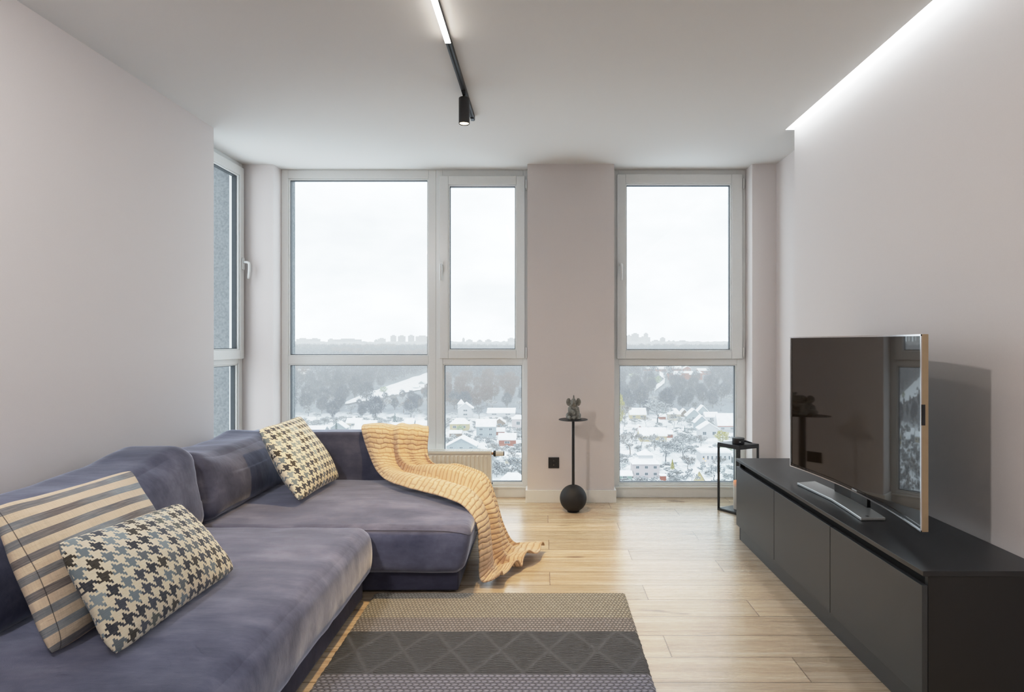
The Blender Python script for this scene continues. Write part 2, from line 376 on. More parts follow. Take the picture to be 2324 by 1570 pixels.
class MB:
    def __init__(s): s.v = []; s.f = []; s.uv = None
    def add(s, vs, fs):
        b = len(s.v); s.v += [tuple(p) for p in vs]; s.f += [tuple(b + i for i in f) for f in fs]; return s
    def box(s, x0, x1, y0, y1, z0, z1):
        return s.add([(x0, y0, z0), (x1, y0, z0), (x1, y1, z0), (x0, y1, z0), (x0, y0, z1), (x1, y0, z1), (x1, y1, z1), (x0, y1, z1)],
                     [(0, 3, 2, 1), (4, 5, 6, 7), (0, 1, 5, 4), (1, 2, 6, 5), (2, 3, 7, 6), (3, 0, 4, 7)])
    def bar(s, p, q, w, up=(0, 0, 1), h=None):
        p, q, up = Vector(p), Vector(q), Vector(up); d = (q - p).normalized()
        a = d.cross(up).normalized() * w / 2; b = a.cross(d).normalized() * (h or w) / 2
        vs = [e + sa * a + sb * b for e in (p, q) for sa, sb in ((-1, -1), (1, -1), (1, 1), (-1, 1))]
        return s.add(vs, [(0, 3, 2, 1), (4, 5, 6, 7), (0, 1, 5, 4), (1, 2, 6, 5), (2, 3, 7, 6), (3, 0, 4, 7)])
    def prism(s, poly, z0, z1):
        n = len(poly)
        return s.add([(*p, z0) for p in poly] + [(*p, z1) for p in poly],
                     [tuple(range(n))[::-1], tuple(range(n, 2 * n))] + [(i, (i + 1) % n, n + (i + 1) % n, n + i) for i in range(n)])
    def tube(s, pts, r, n=10, caps=True, closed=False):
        pts = [Vector(p) for p in pts]; rs = r if isinstance(r, (list, tuple)) else [r] * len(pts)
        vs = []; N = len(pts); prev = None
        for i, p in enumerate(pts):
            if closed: d = pts[(i + 1) % N] - pts[i - 1]
            else: d = pts[min(i + 1, N - 1)] - pts[max(i - 1, 0)]
            d.normalize()
            if prev is None:
                a = d.cross(Vector((0, 0, 1)))
                if a.length < 1e-3: a = d.cross(Vector((1, 0, 0)))
            else: a = prev - d * prev.dot(d)
            a.normalize(); prev = a; b = d.cross(a)
            vs += [p + (a * math.cos(2 * PI * k / n) + b * math.sin(2 * PI * k / n)) * rs[i] for k in range(n)]
        fs = []
        for i in range(N if closed else N - 1):
            j = (i + 1) % N
            fs += [(i * n + k, i * n + (k + 1) % n, j * n + (k + 1) % n, j * n + k) for k in range(n)]
        if caps and not closed: fs += [tuple(range(n))[::-1], tuple(range((N - 1) * n, N * n))]
        return s.add(vs, fs)
    def lathe(s, c, prof, n=32):
        vs = [(c[0] + r * math.cos(2 * PI * k / n), c[1] + r * math.sin(2 * PI * k / n), c[2] + z) for r, z in prof for k in range(n)]
        fs = [(i * n + k, i * n + (k + 1) % n, (i + 1) * n + (k + 1) % n, (i + 1) * n + k) for i in range(len(prof) - 1) for k in range(n)]
        fs += [tuple(range(n))[::-1], tuple(range((len(prof) - 1) * n, len(prof) * n))]
        return s.add(vs, fs)
    def build(s, name, mat, parent=None, smooth=False, bevel=0.0, loc=None, seg=2):
        me = bpy.data.meshes.new(name)
        if parent is not None: off = Vector(root_of(parent).location)
        else:
            a = np.array(s.v); lo, hi = a.min(0), a.max(0)
            off = Vector(loc) if loc else Vector(((lo[0] + hi[0]) / 2, (lo[1] + hi[1]) / 2, lo[2]))
        me.from_pydata([(x - off[0], y - off[1], z - off[2]) for x, y, z in s.v], [], s.f)
        if s.uv is not None:
            uvl = me.uv_layers.new(name='UVMap')
            for lp in me.loops: uvl.data[lp.index].uv = s.uv[lp.vertex_index]
        me.materials.append(M[mat] if isinstance(mat, str) else mat)
        if smooth: me.shade_smooth()
        me.update()
        o = bpy.data.objects.new(name, me); COL.objects.link(o)
        if parent is not None: o.parent = parent
        else: o.location = off
        if bevel:
            b = o.modifiers.new('edge', 'BEVEL'); b.width = bevel; b.segments = seg; b.limit_method = 'ANGLE'; b.angle_limit = .6
            o.modifiers.new('wn', 'WEIGHTED_NORMAL').keep_sharp = False
            me.shade_smooth()
        return o

def thing(name, loc, label, cat, group=None):
    o = bpy.data.objects.new(name, None); COL.objects.link(o); o.location = loc; o.empty_display_size = .1
    return tag(o, label, cat, group)
def tag(o, label, cat, group=None):
    o['label'] = label; o['category'] = cat
    if group: o['group'] = group
    return o
def struct(o): o['kind'] = 'structure'; return o
def part(o, label): o['label'] = label; return o

# ------------------------------------------------------------------ room shell
CZ = 2.70
XL, XR = -2.19, 1.68            # side walls
YL, YR = 4.24, 4.28             # where the side walls end and the window bay widens
struct(MB().box(-2.7, 2.05, -3.7, 5.47, -.12, 0).build('floor', 'oak_planks'))
mb = MB()
mb.box(-2.7, 1.618, -3.7, 5.5, CZ, CZ + .16)
mb.box(1.618, 2.05, YR - .003, 5.5, CZ, CZ + .16)
mb.box(1.618, 2.05, -3.7, YR - .003, CZ + .085, CZ + .16)
struct(mb.build('ceiling', 'ceiling_paint'))
struct(MB().box(-2.7, XL, -3.7, YL, 0, CZ).build('wall_left', 'wall_paint'))
mb = MB(); mb.box(XR, 2.05, -3.7, YR, 0, CZ + .085); mb.box(1.857, 2.05, YR, 5.10, 0, CZ)
struct(mb.build('wall_right', 'wall_paint'))
struct(MB().box(-2.7, 2.05, -3.85, -3.7, 0, CZ).build('wall_back', 'wall_paint'))
struct(MB().box(-.13, .563, 5.10, 5.47, 0, CZ).build('wall_front', 'wall_paint'))
struct(MB().box(1.664, 2.05, 5.10, 5.47, 0, CZ).build('wall_front_right', 'wall_paint'))
struct(MB().box(-2.49, -2.165, 5.115, 5.47, 0, CZ).build('wall_front_left', 'wall_paint'))
# baseboards
mb = MB(); mb.box(-.145, .578, 5.085, 5.10, 0, .10); mb.box(-.145, -.13, 5.10, 5.262, 0, .10); mb.box(.563, .578, 5.10, 5.262, 0, .10)
struct(mb.build('baseboard_front', 'white_trim', bevel=.002))
for nm, a, b in (('baseboard_left', -2.16, -.146), ('baseboard_right', .579, 1.662)):
    mb = MB(); mb.box(a, b, 5.262, 5.36, 0, .084); mb.box(a, b, 5.254, 5.36, .076, .090)
    struct(mb.build(nm, 'white_trim', bevel=.002))
struct(MB().box(1.842, 1.857, 4.285, 5.085, 0, .10).build('baseboard_bay', 'white_trim'))

# ------------------------------------------------------------------ windows
def ident(a, b, d): return (a, 5.27 + d, b)            # front windows: a = X, b = Z, d = depth outwards
def side(a, b, d): return (-2.41 - d, a, b)            # bay window in the left return: a = Y
def ring(mb, mp, a0, a1, b0, b1, wl, wr, wb, wt, d0, d1):
    for (p0, p1, q0, q1) in ((a0, a0 + wl, b0, b1), (a1 - wr, a1, b0, b1), (a0 + wl, a1 - wr, b0, b0 + wb), (a0 + wl, a1 - wr, b1 - wt, b1)):
        vs = [mp(p, q, d) for d in (d0, d1) for p, q in ((p0, q0), (p1, q0), (p1, q1), (p0, q1))]
        mb.add(vs, [(0, 1, 2, 3), (7, 6, 5, 4), (0, 4, 5, 1), (1, 5, 6, 2), (2, 6, 7, 3), (3, 7, 4, 0)])
def fix(mb):
    """recompute outward normals is left to the renderer (all materials are two sided)"""
    return mb
def handle(sash, mp, a, b, flip=1):
    mb = MB()
    cols = [(a + .014 * math.cos(t) , b + .034 * (1 if math.sin(t) > 0 else -1) + .014 * math.sin(t)) for t in [2 * PI * k / 20 for k in range(20)]]
    n = len(cols)
    vs = [mp(p, q, d) for d in (-.012, 0) for p, q in cols]
    mb.add(vs, [tuple(range(n)), tuple(range(n, 2 * n))] + [(i, (i + 1) % n, n + (i + 1) % n, n + i) for i in range(n)])
    ho = mb.build('handle', 'white_pvc', sash, smooth=False, bevel=.002)
    lv = MB()
    pts = [mp(a, b + .012, -.008), mp(a, b + .012, -.040), mp(a, b + .006, -.052), mp(a, b - .010, -.056), mp(a, b - .06, -.055), mp(a, b - .105, -.050), mp(a, b - .118, -.049)]
    lv.tube(pts, [.010, .010, .0105, .0105, .010, .0095, .008], 12)
    lv.build('lever', 'white_pvc', ho, smooth=True)
def window(idx, mp, outer, fixed, sashes, base):
    r = bpy.data.objects.new('window_%d' % idx, None); COL.objects.link(r); r.location = base; struct(r)
    a0, a1, b0, b1 = outer
    fr = MB()
    rects = [f for f in fixed] + [s['glass_open'] for s in sashes]
    # frame = outer ring + transom, as bars round the openings
    lowtop = max(f[3] for f in fixed if f[3] < 1.15)
    uplow = min([f[2] for f in fixed if f[2] > 1.15] + [s['outer'][2] + .03 for s in sashes])
    gl0 = min(f[0] for f in fixed); gl1 = max(f[1] for f in fixed); gb = min(f[2] for f in fixed)
    gt = max([f[3] for f in fixed if f[3] > 2] + [s['outer'][3] - .03 for s in sashes])
    if sashes: L0, L1 = min(gl0, sashes[0]['outer'][0] + .02), max(gl1, sashes[0]['outer'][1] - .02)
    else: L0, L1 = gl0, gl1
    ring(fr, mp, a0, a1, b0, b1, gl0 - a0 - .012, a1 - gl1 - .012, gb - b0 - .012, max(b1 - gt - .012, .01), 0, .075)
    vs = [mp(p, q, d) for d in (.001, .074) for p, q in ((gl0 - .012, lowtop + .012), (gl1 + .012, lowtop + .012), (gl1 + .012, uplow - .012), (gl0 - .012, uplow - .012))]
    fr.add(vs, [(0, 1, 2, 3), (7, 6, 5, 4), (0, 4, 5, 1), (1, 5, 6, 2), (2, 6, 7, 3), (3, 7, 4, 0)])
    frame = fr.build('frame', 'white_pvc', r, bevel=.003)
    for (p0, p1, q0, q1) in fixed:
        bd = MB(); ring(bd, mp, p0 - .012, p1 + .012, q0 - .012, q1 + .012, .0105, .0105, .0105, .0105, .010, .06)
        bd.build('glazing_bead', 'white_pvc', r, bevel=.0015)
        gk = MB(); ring(gk, mp, p0 - .0015, p1 + .0015, q0 - .0015, q1 + .0015, .0045, .0045, .0045, .0045, .024, .058)
        gk.build('gasket', 'gasket', r)
        MB().add([mp(p, q, .040) for p, q in ((p0, q0), (p1, q0), (p1, q1), (p0, q1))], [(0, 1, 2, 3)]).build('glass_pane', 'window_glass', r)
    for s in sashes:
        o, g = s['outer'], s['glass_open']
        sm = MB(); ring(sm, mp, o[0], o[1], o[2], o[3], g[0] - o[0] - .010, o[1] - g[1] - .010, g[2] - o[2] - .010, o[3] - g[3] - .010, -.022, .05)
        sash = sm.build('sash', 'white_pvc', r, bevel=.004)
        bd = MB(); ring(bd, mp, g[0] - .010, g[1] + .010, g[2] - .010, g[3] + .010, .009, .009, .009, .009, -.012, .045)
        bd.build('glazing_bead', 'white_pvc', sash, bevel=.0015)
        gk = MB(); ring(gk, mp, g[0] - .001, g[1] + .001, g[2] - .001, g[3] + .001, .0045, .0045, .0045, .0045, .004, .04)
        gk.build('gasket', 'gasket', sash)
        MB().add([mp(p, q, .022) for p, q in ((g[0], g[2]), (g[1], g[2]), (g[1], g[3]), (g[0], g[3]))], [(0, 1, 2, 3)]).build('glass_pane', 'window_glass', sash)
        handle_a = s['handle'][0]
        # handle sits on the face of the sash
        hm = (lambda a, b, d, mp=mp: mp(a, b, d - .022))
        handle(sash, hm, *s['handle'])
        for hb in s.get('hinges', ()):
            hg = MB(); ha = s['hinge_a']
            hg.tube([mp(ha, hb - .035, -.014), mp(ha, hb + .035, -.014)], .008, 10)
            hg.tube([mp(ha, hb - .05, -.014), mp(ha, hb - .036, -.014)], .006, 10)
            hg.build('hinge', 'white_pvc', sash, smooth=False)
    return r
window(1, ident, (-2.165, -.889, .0875, CZ), [(-2.097, -.963, 1.175, 2.617), (-2.097, -.963, .125, 1.087)], [], (-1.53, 5.27, .0875))
window(2, ident, (-.889, -.13, .0875, CZ), [(-.821, -.182, .125, 1.087)],
       [dict(outer=(-.858, -.156, 1.1455, 2.646), glass_open=(-.774, -.236, 1.222, 2.563), handle=(-.838, 1.90), hinges=(1.20, 2.58), hinge_a=-.145)], (-.51, 5.27, .0875))
window(3, ident, (.563, 1.664, .0875, CZ), [(.628, 1.583, .120, 1.084)],
       [dict(outer=(.6026, 1.6335, 1.142, 2.66), glass_open=(.683, 1.535, 1.218, 2.572), handle=(.633, 1.90), hinges=(1.20, 2.59), hinge_a=1.645)], (1.11, 5.27, .0875))
window(4, side, (4.24, 5.113, .0, CZ), [(4.31, 5.035, .10, 1.095)],
       [dict(outer=(4.27, 5.095, 1.1475, 2.663), glass_open=(4.35, 5.02, 1.228, 2.585), handle=(5.062, 1.90), hinges=())], (-2.41, 4.68, 0))

# outer face of the building seen through the glass: rough grey reveal and wall stub
mb = MB(); mb.box(-2.74, -2.128, 5.36, 5.47, -.4, 3.0); mb.box(-2.74, -2.53, 5.16, 5.36, -.4, 3.0)
struct(mb.build('exterior_wall', 'concrete'))

# ------------------------------------------------------------------ lights in the room
led = MB().box(1.628, 1.668, -3.6, YR - .012, CZ + .062, CZ + .080).build('led_strip', 'led_cool')
tag(led, 'cool white light strip recessed in the ceiling edge along the right wall', 'light strip')
tr = thing('track_light', (-.445, 2.8, CZ - .03), 'slim black ceiling track with a glowing warm linear lamp', 'track light')
mb = MB(); mb.box(-.4575, -.4325, .9, 4.016, CZ - .028, CZ - .0005)
mb.build('rail', 'track_black', tr)
mb = MB(); mb.box(-.449, -.441, 2.98, 4.010, CZ - .0295, CZ - .0275)
mb.build('rail_groove', 'recess_black', tr)
part(MB().box(-.4575, -.4325, 1.55, 2.97, CZ - .0312, CZ - .0283).build('lamp_diffuser', 'led_warm', tr), 'glowing warm white diffuser')
MB().box(-.455, -.435, 3.965, 4.01, CZ - .034, CZ - .0285).build('end_cap', 'black_metal', tr)
sx, sy = -.447, 3.59
sp = thing('spot_lamp', (sx, sy, 2.505), 'black cylindrical spotlight hanging from the end of the ceiling track', 'spotlight')
mb = MB(); mb.lathe((sx, sy, 2.505), [(.0265, .004), (.0295, 0), (.0305, .003), (.0305, .143), (.028, .146)], 40)
body = mb.build('lamp_body', 'black_metal', sp, smooth=False, bevel=0)
body.data.shade_smooth(); e = body.modifiers.new('es', 'EDGE_SPLIT'); e.split_angle = .6
MB().lathe((sx, sy, 2.505), [(.0255, .0035), (.0, .0036)], 32).build('lamp_lens', 'spot_glow', sp)
mb = MB(); mb.box(sx - .006, sx + .006, sy - .02, sy + .02, 2.651, CZ - .0285)
mb.build('bracket', 'black_metal', sp)
MB().box(-.4555, -.4345, sy - .06, sy + .07, CZ - .036, CZ - .0287).build('adapter', 'black_metal', sp)

def area(name, loc, size, power, col, rot=(0, 0, 0)):
    l = bpy.data.lights.new(name, 'AREA'); l.shape = 'RECTANGLE'; l.size, l.size_y = size; l.energy = power; l.color = col
    o = bpy.data.objects.new(name, l); COL.objects.link(o); o.location = loc; o.rotation_euler = rot; return o
area('rear_fill', (.5, -1.5, 2.66), (1.5, 2.8), 30, (1.0, .97, .95))  # unseen fill light added behind the camera to brighten the room
tl = bpy.data.lights.new('accent_beam', 'SPOT'); tl.energy = 85; tl.color = (1.0, .92, .86); tl.spot_size = math.radians(95); tl.spot_blend = .7; tl.shadow_soft_size = .06
to_ = bpy.data.objects.new('accent_beam', tl); COL.objects.link(to_); to_.location = (-1.53, 1.3, 2.6)
to_.rotation_euler = (Vector((1.5, 2.7, .9)) - Vector((-1.53, 1.3, 2.6))).to_track_quat('-Z', 'Y').to_euler()
t2 = bpy.data.lights.new('wall_fill', 'SPOT'); t2.energy = 140; t2.color = (1.0, .95, .93); t2.spot_size = math.radians(100); t2.spot_blend = 1.0; t2.shadow_soft_size = .14  # unseen fill spot added to brighten the left wall
t2o = bpy.data.objects.new('wall_fill', t2); COL.objects.link(t2o); t2o.location = (-1.62, 1.0, 2.62)
t2o.rotation_euler = (Vector((-2.17, 3.0, 1.2)) - Vector((-1.62, 1.0, 2.62))).to_track_quat('-Z', 'Y').to_euler()
sl = bpy.data.lights.new('spot_beam', 'SPOT'); sl.energy = 150; sl.color = (1.0, .69, .31); sl.spot_size = math.radians(82); sl.spot_blend = .55; sl.shadow_soft_size = .035
so = bpy.data.objects.new('spot_beam', sl); COL.objects.link(so); so.location = (sx, sy, 2.495); so.rotation_euler = (0, math.radians(4), 0)

# ------------------------------------------------------------------ sofa
def axis(h, r, n):
    m = [-h + r * (1 - math.cos(PI / 2 * k / 5)) for k in range(5)]
    mid = np.linspace(-h + r, h - r, n + 1).tolist()
    return m + mid + [-v for v in m[::-1]]
def softbox(x0, x1, y0, y1, z0, z1, r, n=(16, 16, 6), fn=None):
    c = Vector(((x0 + x1) / 2, (y0 + y1) / 2, (z0 + z1) / 2)); h = ((x1 - x0) / 2, (y1 - y0) / 2, (z1 - z0) / 2)
    A = [axis(h[i], r, n[i]) for i in range(3)]
    mb = MB(); idx = {}
    def vid(p):
        k = (round(p[0], 5), round(p[1], 5), round(p[2], 5))
        if k not in idx:
            inn = [max(-(h[i] - r), min(h[i] - r, p[i])) for i in range(3)]
            d = Vector([p[i] - inn[i] for i in range(3)])
            q = Vector(inn) + (d.normalized() * r if d.length > 1e-9 else Vector())
            nrm = tuple(p[i] / h[i] for i in range(3))
            q = q + c
            if fn: q = fn(q, nrm)
            idx[k] = len(mb.v); mb.v.append(tuple(q))
        return idx[k]
    for ax in range(3):
        a, b = [(1, 2), (2, 0), (0, 1)][ax]
        for sgn in (-1, 1):
            for i in range(len(A[a]) - 1):
                for j in range(len(A[b]) - 1):
                    qs = []
                    for di, dj in ((0, 0), (1, 0), (1, 1), (0, 1)):
                        p = [0, 0, 0]; p[ax] = sgn * h[ax]; p[a] = A[a][i + di]; p[b] = A[b][j + dj]; qs.append(vid(p))
                    if sgn < 0: qs = qs[::-1]
                    mb.f.append(tuple(qs))
    return mb
def nz3(q, s, o=0.0): return noise.noise(Vector((q[0] * s + o, q[1] * s + o * 1.7, q[2] * s - o)))

sofa = thing('corner_sofa', (-1.5, 3.0, 0), 'large grey violet velvet corner sofa with chaise along the left wall', 'sofa')
def seat_near(q, n):
    dome = .020 * max(0, 1 - n[0] ** 4) * max(0, 1 - n[1] ** 8) if n[2] > .5 else 0
    bulge = .018 * (1 - n[2] ** 2) if n[0] > .9 else 0
    q = q + Vector((bulge, 0, dome))
    # gathered corner at the far right end
    q.z += .006 * nz3(q, 5, 3) + (.004 * nz3((q[0] * 3, q[1] * 14, q[2] * 3), 1, 5))
    if n[0] > .5: q.x += .004 * nz3((q[0], q[1] * 9, q[2] * 9), 1, 1)
    return q
softbox(-2.0, -.866, 1.0, 3.205, .105, .358, .055, (24, 60, 8), seat_near).build('seat', 'velvet', sofa, smooth=True)
def seat_far(q, n):
    dome = .030 * max(0, 1 - n[0] ** 4) * max(0, 1 - abs((n[1] - .15)) ** 2.2) if n[2] > .5 else 0
    q = q + Vector((0, 0, dome))
    t = max(0, -n[2]) if n[2] < 0 else 0
    if n[0] > .2: q.x -= .045 * (.5 - .5 * n[2]) ** 1.5 * n[0]      # side tapers in to the plinth
    if n[1] < -.8: q.y -= .012 * (1 - n[2] ** 2)
    q.z += .006 * nz3(q, 4, 8) + .0035 * nz3((q[0] * 4, q[1] * 16, 0), 1, 2)
    return q
softbox(-2.0, -.365, 3.215, 4.272, .105, .352, .05, (44, 30, 8), seat_far).build('seat', 'velvet', sofa, smooth=True)
# piping along the chaise front and right edges, and on the near seat's side
pts = [(-1.5, 3.212, .333)] + [(-.87 + .49 * k / 14, 3.212, .333 - .022 * (k / 14) ** 6) for k in range(15)]
MB().tube(pts + [(-.366, 3.232, .308)], .0022, 6).build('piping', 'piping', sofa, smooth=True)
MB().tube([(-.366, 3.232, .308), (-.362, 3.40, .315), (-.362, 4.0, .322), (-.364, 4.2, .322)], .0022, 6).build('piping', 'piping', sofa, smooth=True)
MB().tube([(-.8535, 1.1 + 2.06 * k / 20, .262 + .002 * math.sin(k)) for k in range(21)], .003, 6).build('piping', 'piping', sofa, smooth=True)
MB().box(-2.15, -.893, 1.02, 3.16, .012, .13).build('plinth', 'velvet_dark', sofa, bevel=.012)
MB().box(-2.15, -.434, 3.252, 4.40, .012, .13).build('plinth', 'velvet_dark', sofa, bevel=.012)
# frame behind the cushions and the long low backrest under the window
softbox(-2.175, -2.0, 1.0, 4.44, .10, .60, .04, (4, 30, 8)).build('back_frame', 'velvet', sofa, smooth=True)
def farback(q, n):
    q.y += -.008 * (1 - n[2] ** 2) if n[1] < -.9 else 0
    q.z += .003 * nz3(q, 5, 1)
    return q
softbox(-2.0, -.806, 4.275, 4.44, .10, .675, .022, (40, 4, 16), farback).build('backrest', 'velvet_shaded', sofa, smooth=True)
def backcush(y0, y1, seed, rise=.0, top=.728):
    yc, hy = (y0 + y1) / 2, (y1 - y0) / 2
    def fn(q, n):
        t = (n[2] + 1) / 2
        q.x += -.075 * t                                      # leans back
        if n[0] > .3:
            q.x += .055 * (1 - n[1] ** 2) * (1 - n[2] ** 2) * n[0]
        pull = abs(n[1]) ** 6
        if n[2] > .3:
            q.z += .022 * abs(n[1]) ** 3 - .016 * (1 - n[1] ** 2) + rise * max(0, n[1]) ** 2
            q.y -= (1 if n[1] > 0 else -1) * .012 * abs(n[1]) ** 3 * max(0, 1 - (1 - n[2]) * 2.5)
        if n[2] < -.3: q.y += (1 if n[1] > 0 else -1) * .012 * pull
        w = nz3((q[0] * 7, q[1] * 5, q[2] * 7), 1, seed)
        edge = max(abs(n[1]), abs(n[2])) ** 4
        q += Vector((.008 * w * (.4 + edge), .006 * nz3((q[0] * 9, q[1] * 9, q[2] * 16), 1, seed + 4) * edge, .007 * nz3((q[0] * 4, q[1] * 7, q[2] * 4), 1, seed + 9) * edge))
        return q
    return softbox(-2.03, -1.665, y0, y1, .352, top, .085, (10, 44, 18), fn)
backcush(1.72, 3.205, 3, .038).build('back_cushion', 'velvet_shaded', sofa, smooth=True)
backcush(3.225, 4.225, 11, .0, .700).build('back_cushion', 'velvet_shaded', sofa, smooth=True)

# ------------------------------------------------------------------ throw cushions
def pillow(tl, tr, br, bl, T, name, mat, label, group=None, flip=False, sag=.0, seed=1, pinch=.045):
    tl, tr, br, bl = map(Vector, (tl, tr, br, bl))
    nx = ((tr - tl) + (br - bl)) / 2; ny = ((tl - bl) + (tr - br)) / 2
    W, Hh = nx.length, ny.length
    nrm = nx.cross(ny).normalized()
    if nrm.x < 0 and abs(nrm.x) > .2: nrm = -nrm
    N = 44
    mb = MB(); mb.uv = []
    def P(u, v, sgn):
        a, b = 2 * u - 1, 2 * v - 1
        uu = .5 + a / 2 * (1 - pinch * (1 - b ** 2) * abs(a) ** 3); vv = .5 + b / 2 * (1 - pinch * (1 - a ** 2) * abs(b) ** 3)
        cr_ = 1 - .05 * (a * b) ** 6
        uu = .5 + (uu - .5) * cr_; vv = .5 + (vv - .5) * cr_
        p = (bl * (1 - uu) + br * uu) * (1 - vv) + (tl * (1 - uu) + tr * uu) * vv
        f = max(0, (1 - a ** 2)) ** .50 * max(0, (1 - b ** 2)) ** .50
        f *= 1 - .25 * b * (b > 0)
        w = nz3(p, 9, seed) * .010 * (1 - f) + nz3(p, 4, seed + 3) * .014 * f
        return p + nrm * (sgn * T * f + w)
    idx = {}
    for sgn in (1, -1):
        for j in range(N + 1):
            for i in range(N + 1):
                edge = i in (0, N) or j in (0, N)
                if sgn == -1 and edge: idx[(sgn, i, j)] = idx[(1, i, j)]; continue
                # sample density near the border
                u, v = .5 - .5 * math.cos(PI * i / N), .5 - .5 * math.cos(PI * j / N)
                idx[(sgn, i, j)] = len(mb.v); mb.v.append(tuple(P(u, v, sgn)))
                mb.uv.append((u * W, v * Hh))
    Vv = [Vector(v) for v in mb.v]; h_ = N // 2
    for sgn in (1, -1):          # lay the cloth out by length from the middle of each side
        for j in range(1, N):
            d = [0.0]
            for i in range(N): d.append(d[-1] + (Vv[idx[(sgn, i + 1, j)]] - Vv[idx[(sgn, i, j)]]).length)
            for i in range(1, N): k = idx[(sgn, i, j)]; mb.uv[k] = (W / 2 + d[i] - d[h_], mb.uv[k][1])
        for i in range(1, N):
            d = [0.0]
            for j in range(N): d.append(d[-1] + (Vv[idx[(sgn, i, j + 1)]] - Vv[idx[(sgn, i, j)]]).length)
            for j in range(1, N): k = idx[(sgn, i, j)]; mb.uv[k] = (mb.uv[k][0], Hh / 2 + d[j] - d[h_])
    for i in range(N + 1):       # border takes the values next to it
        for (a_, b_) in (((i, 0), (i, 1)), ((i, N), (i, N - 1)), ((0, i), (1, i)), ((N, i), (N - 1, i))):
            p_, q_ = idx[(1, *a_)], idx[(1, min(max(b_[0], 1), N - 1), min(max(b_[1], 1), N - 1))]
            dd = (Vv[p_] - Vv[q_]).length
            su = -1 if a_[0] == 0 else (1 if a_[0] == N else 0); sv = -1 if a_[1] == 0 else (1 if a_[1] == N else 0)
            mb.uv[p_] = (mb.uv[q_][0] + su * dd, mb.uv[q_][1] + sv * dd)
    for sgn in (1, -1):
        for j in range(N):
            for i in range(N):
                q = [idx[(sgn, i, j)], idx[(sgn, i + 1, j)], idx[(sgn, i + 1, j + 1)], idx[(sgn, i, j + 1)]]
                mb.f.append(tuple(q if sgn > 0 else q[::-1]))
    o = mb.build(name, mat, None, smooth=True)
    tag(o, label, 'cushion', group)
    return o
pillow((-1.635, 1.872, .797), (-1.62, 2.515, .785), (-1.385, 2.48, .385), (-1.398, 1.806, .383), .078, 'throw_cushion', 'striped_linen',
       'cream and grey striped linen cushion leaning on the sofa back', seed=4)
pillow((-1.437, 1.868, .692), (-1.425, 2.515, .655), (-1.205, 2.505, .388), (-1.212, 1.798, .386), .080, 'throw_cushion', 'houndstooth',
       'houndstooth cushion standing in front of the striped cushion', seed=9)
pillow((-1.62, 3.62, .79), (-1.60, 4.20, .80), (-1.315, 4.13, .402), (-1.342, 3.50, .400), .088, 'throw_cushion', 'houndstooth',
       'houndstooth cushion alone on the chaise, against the far back cushion', seed=15)

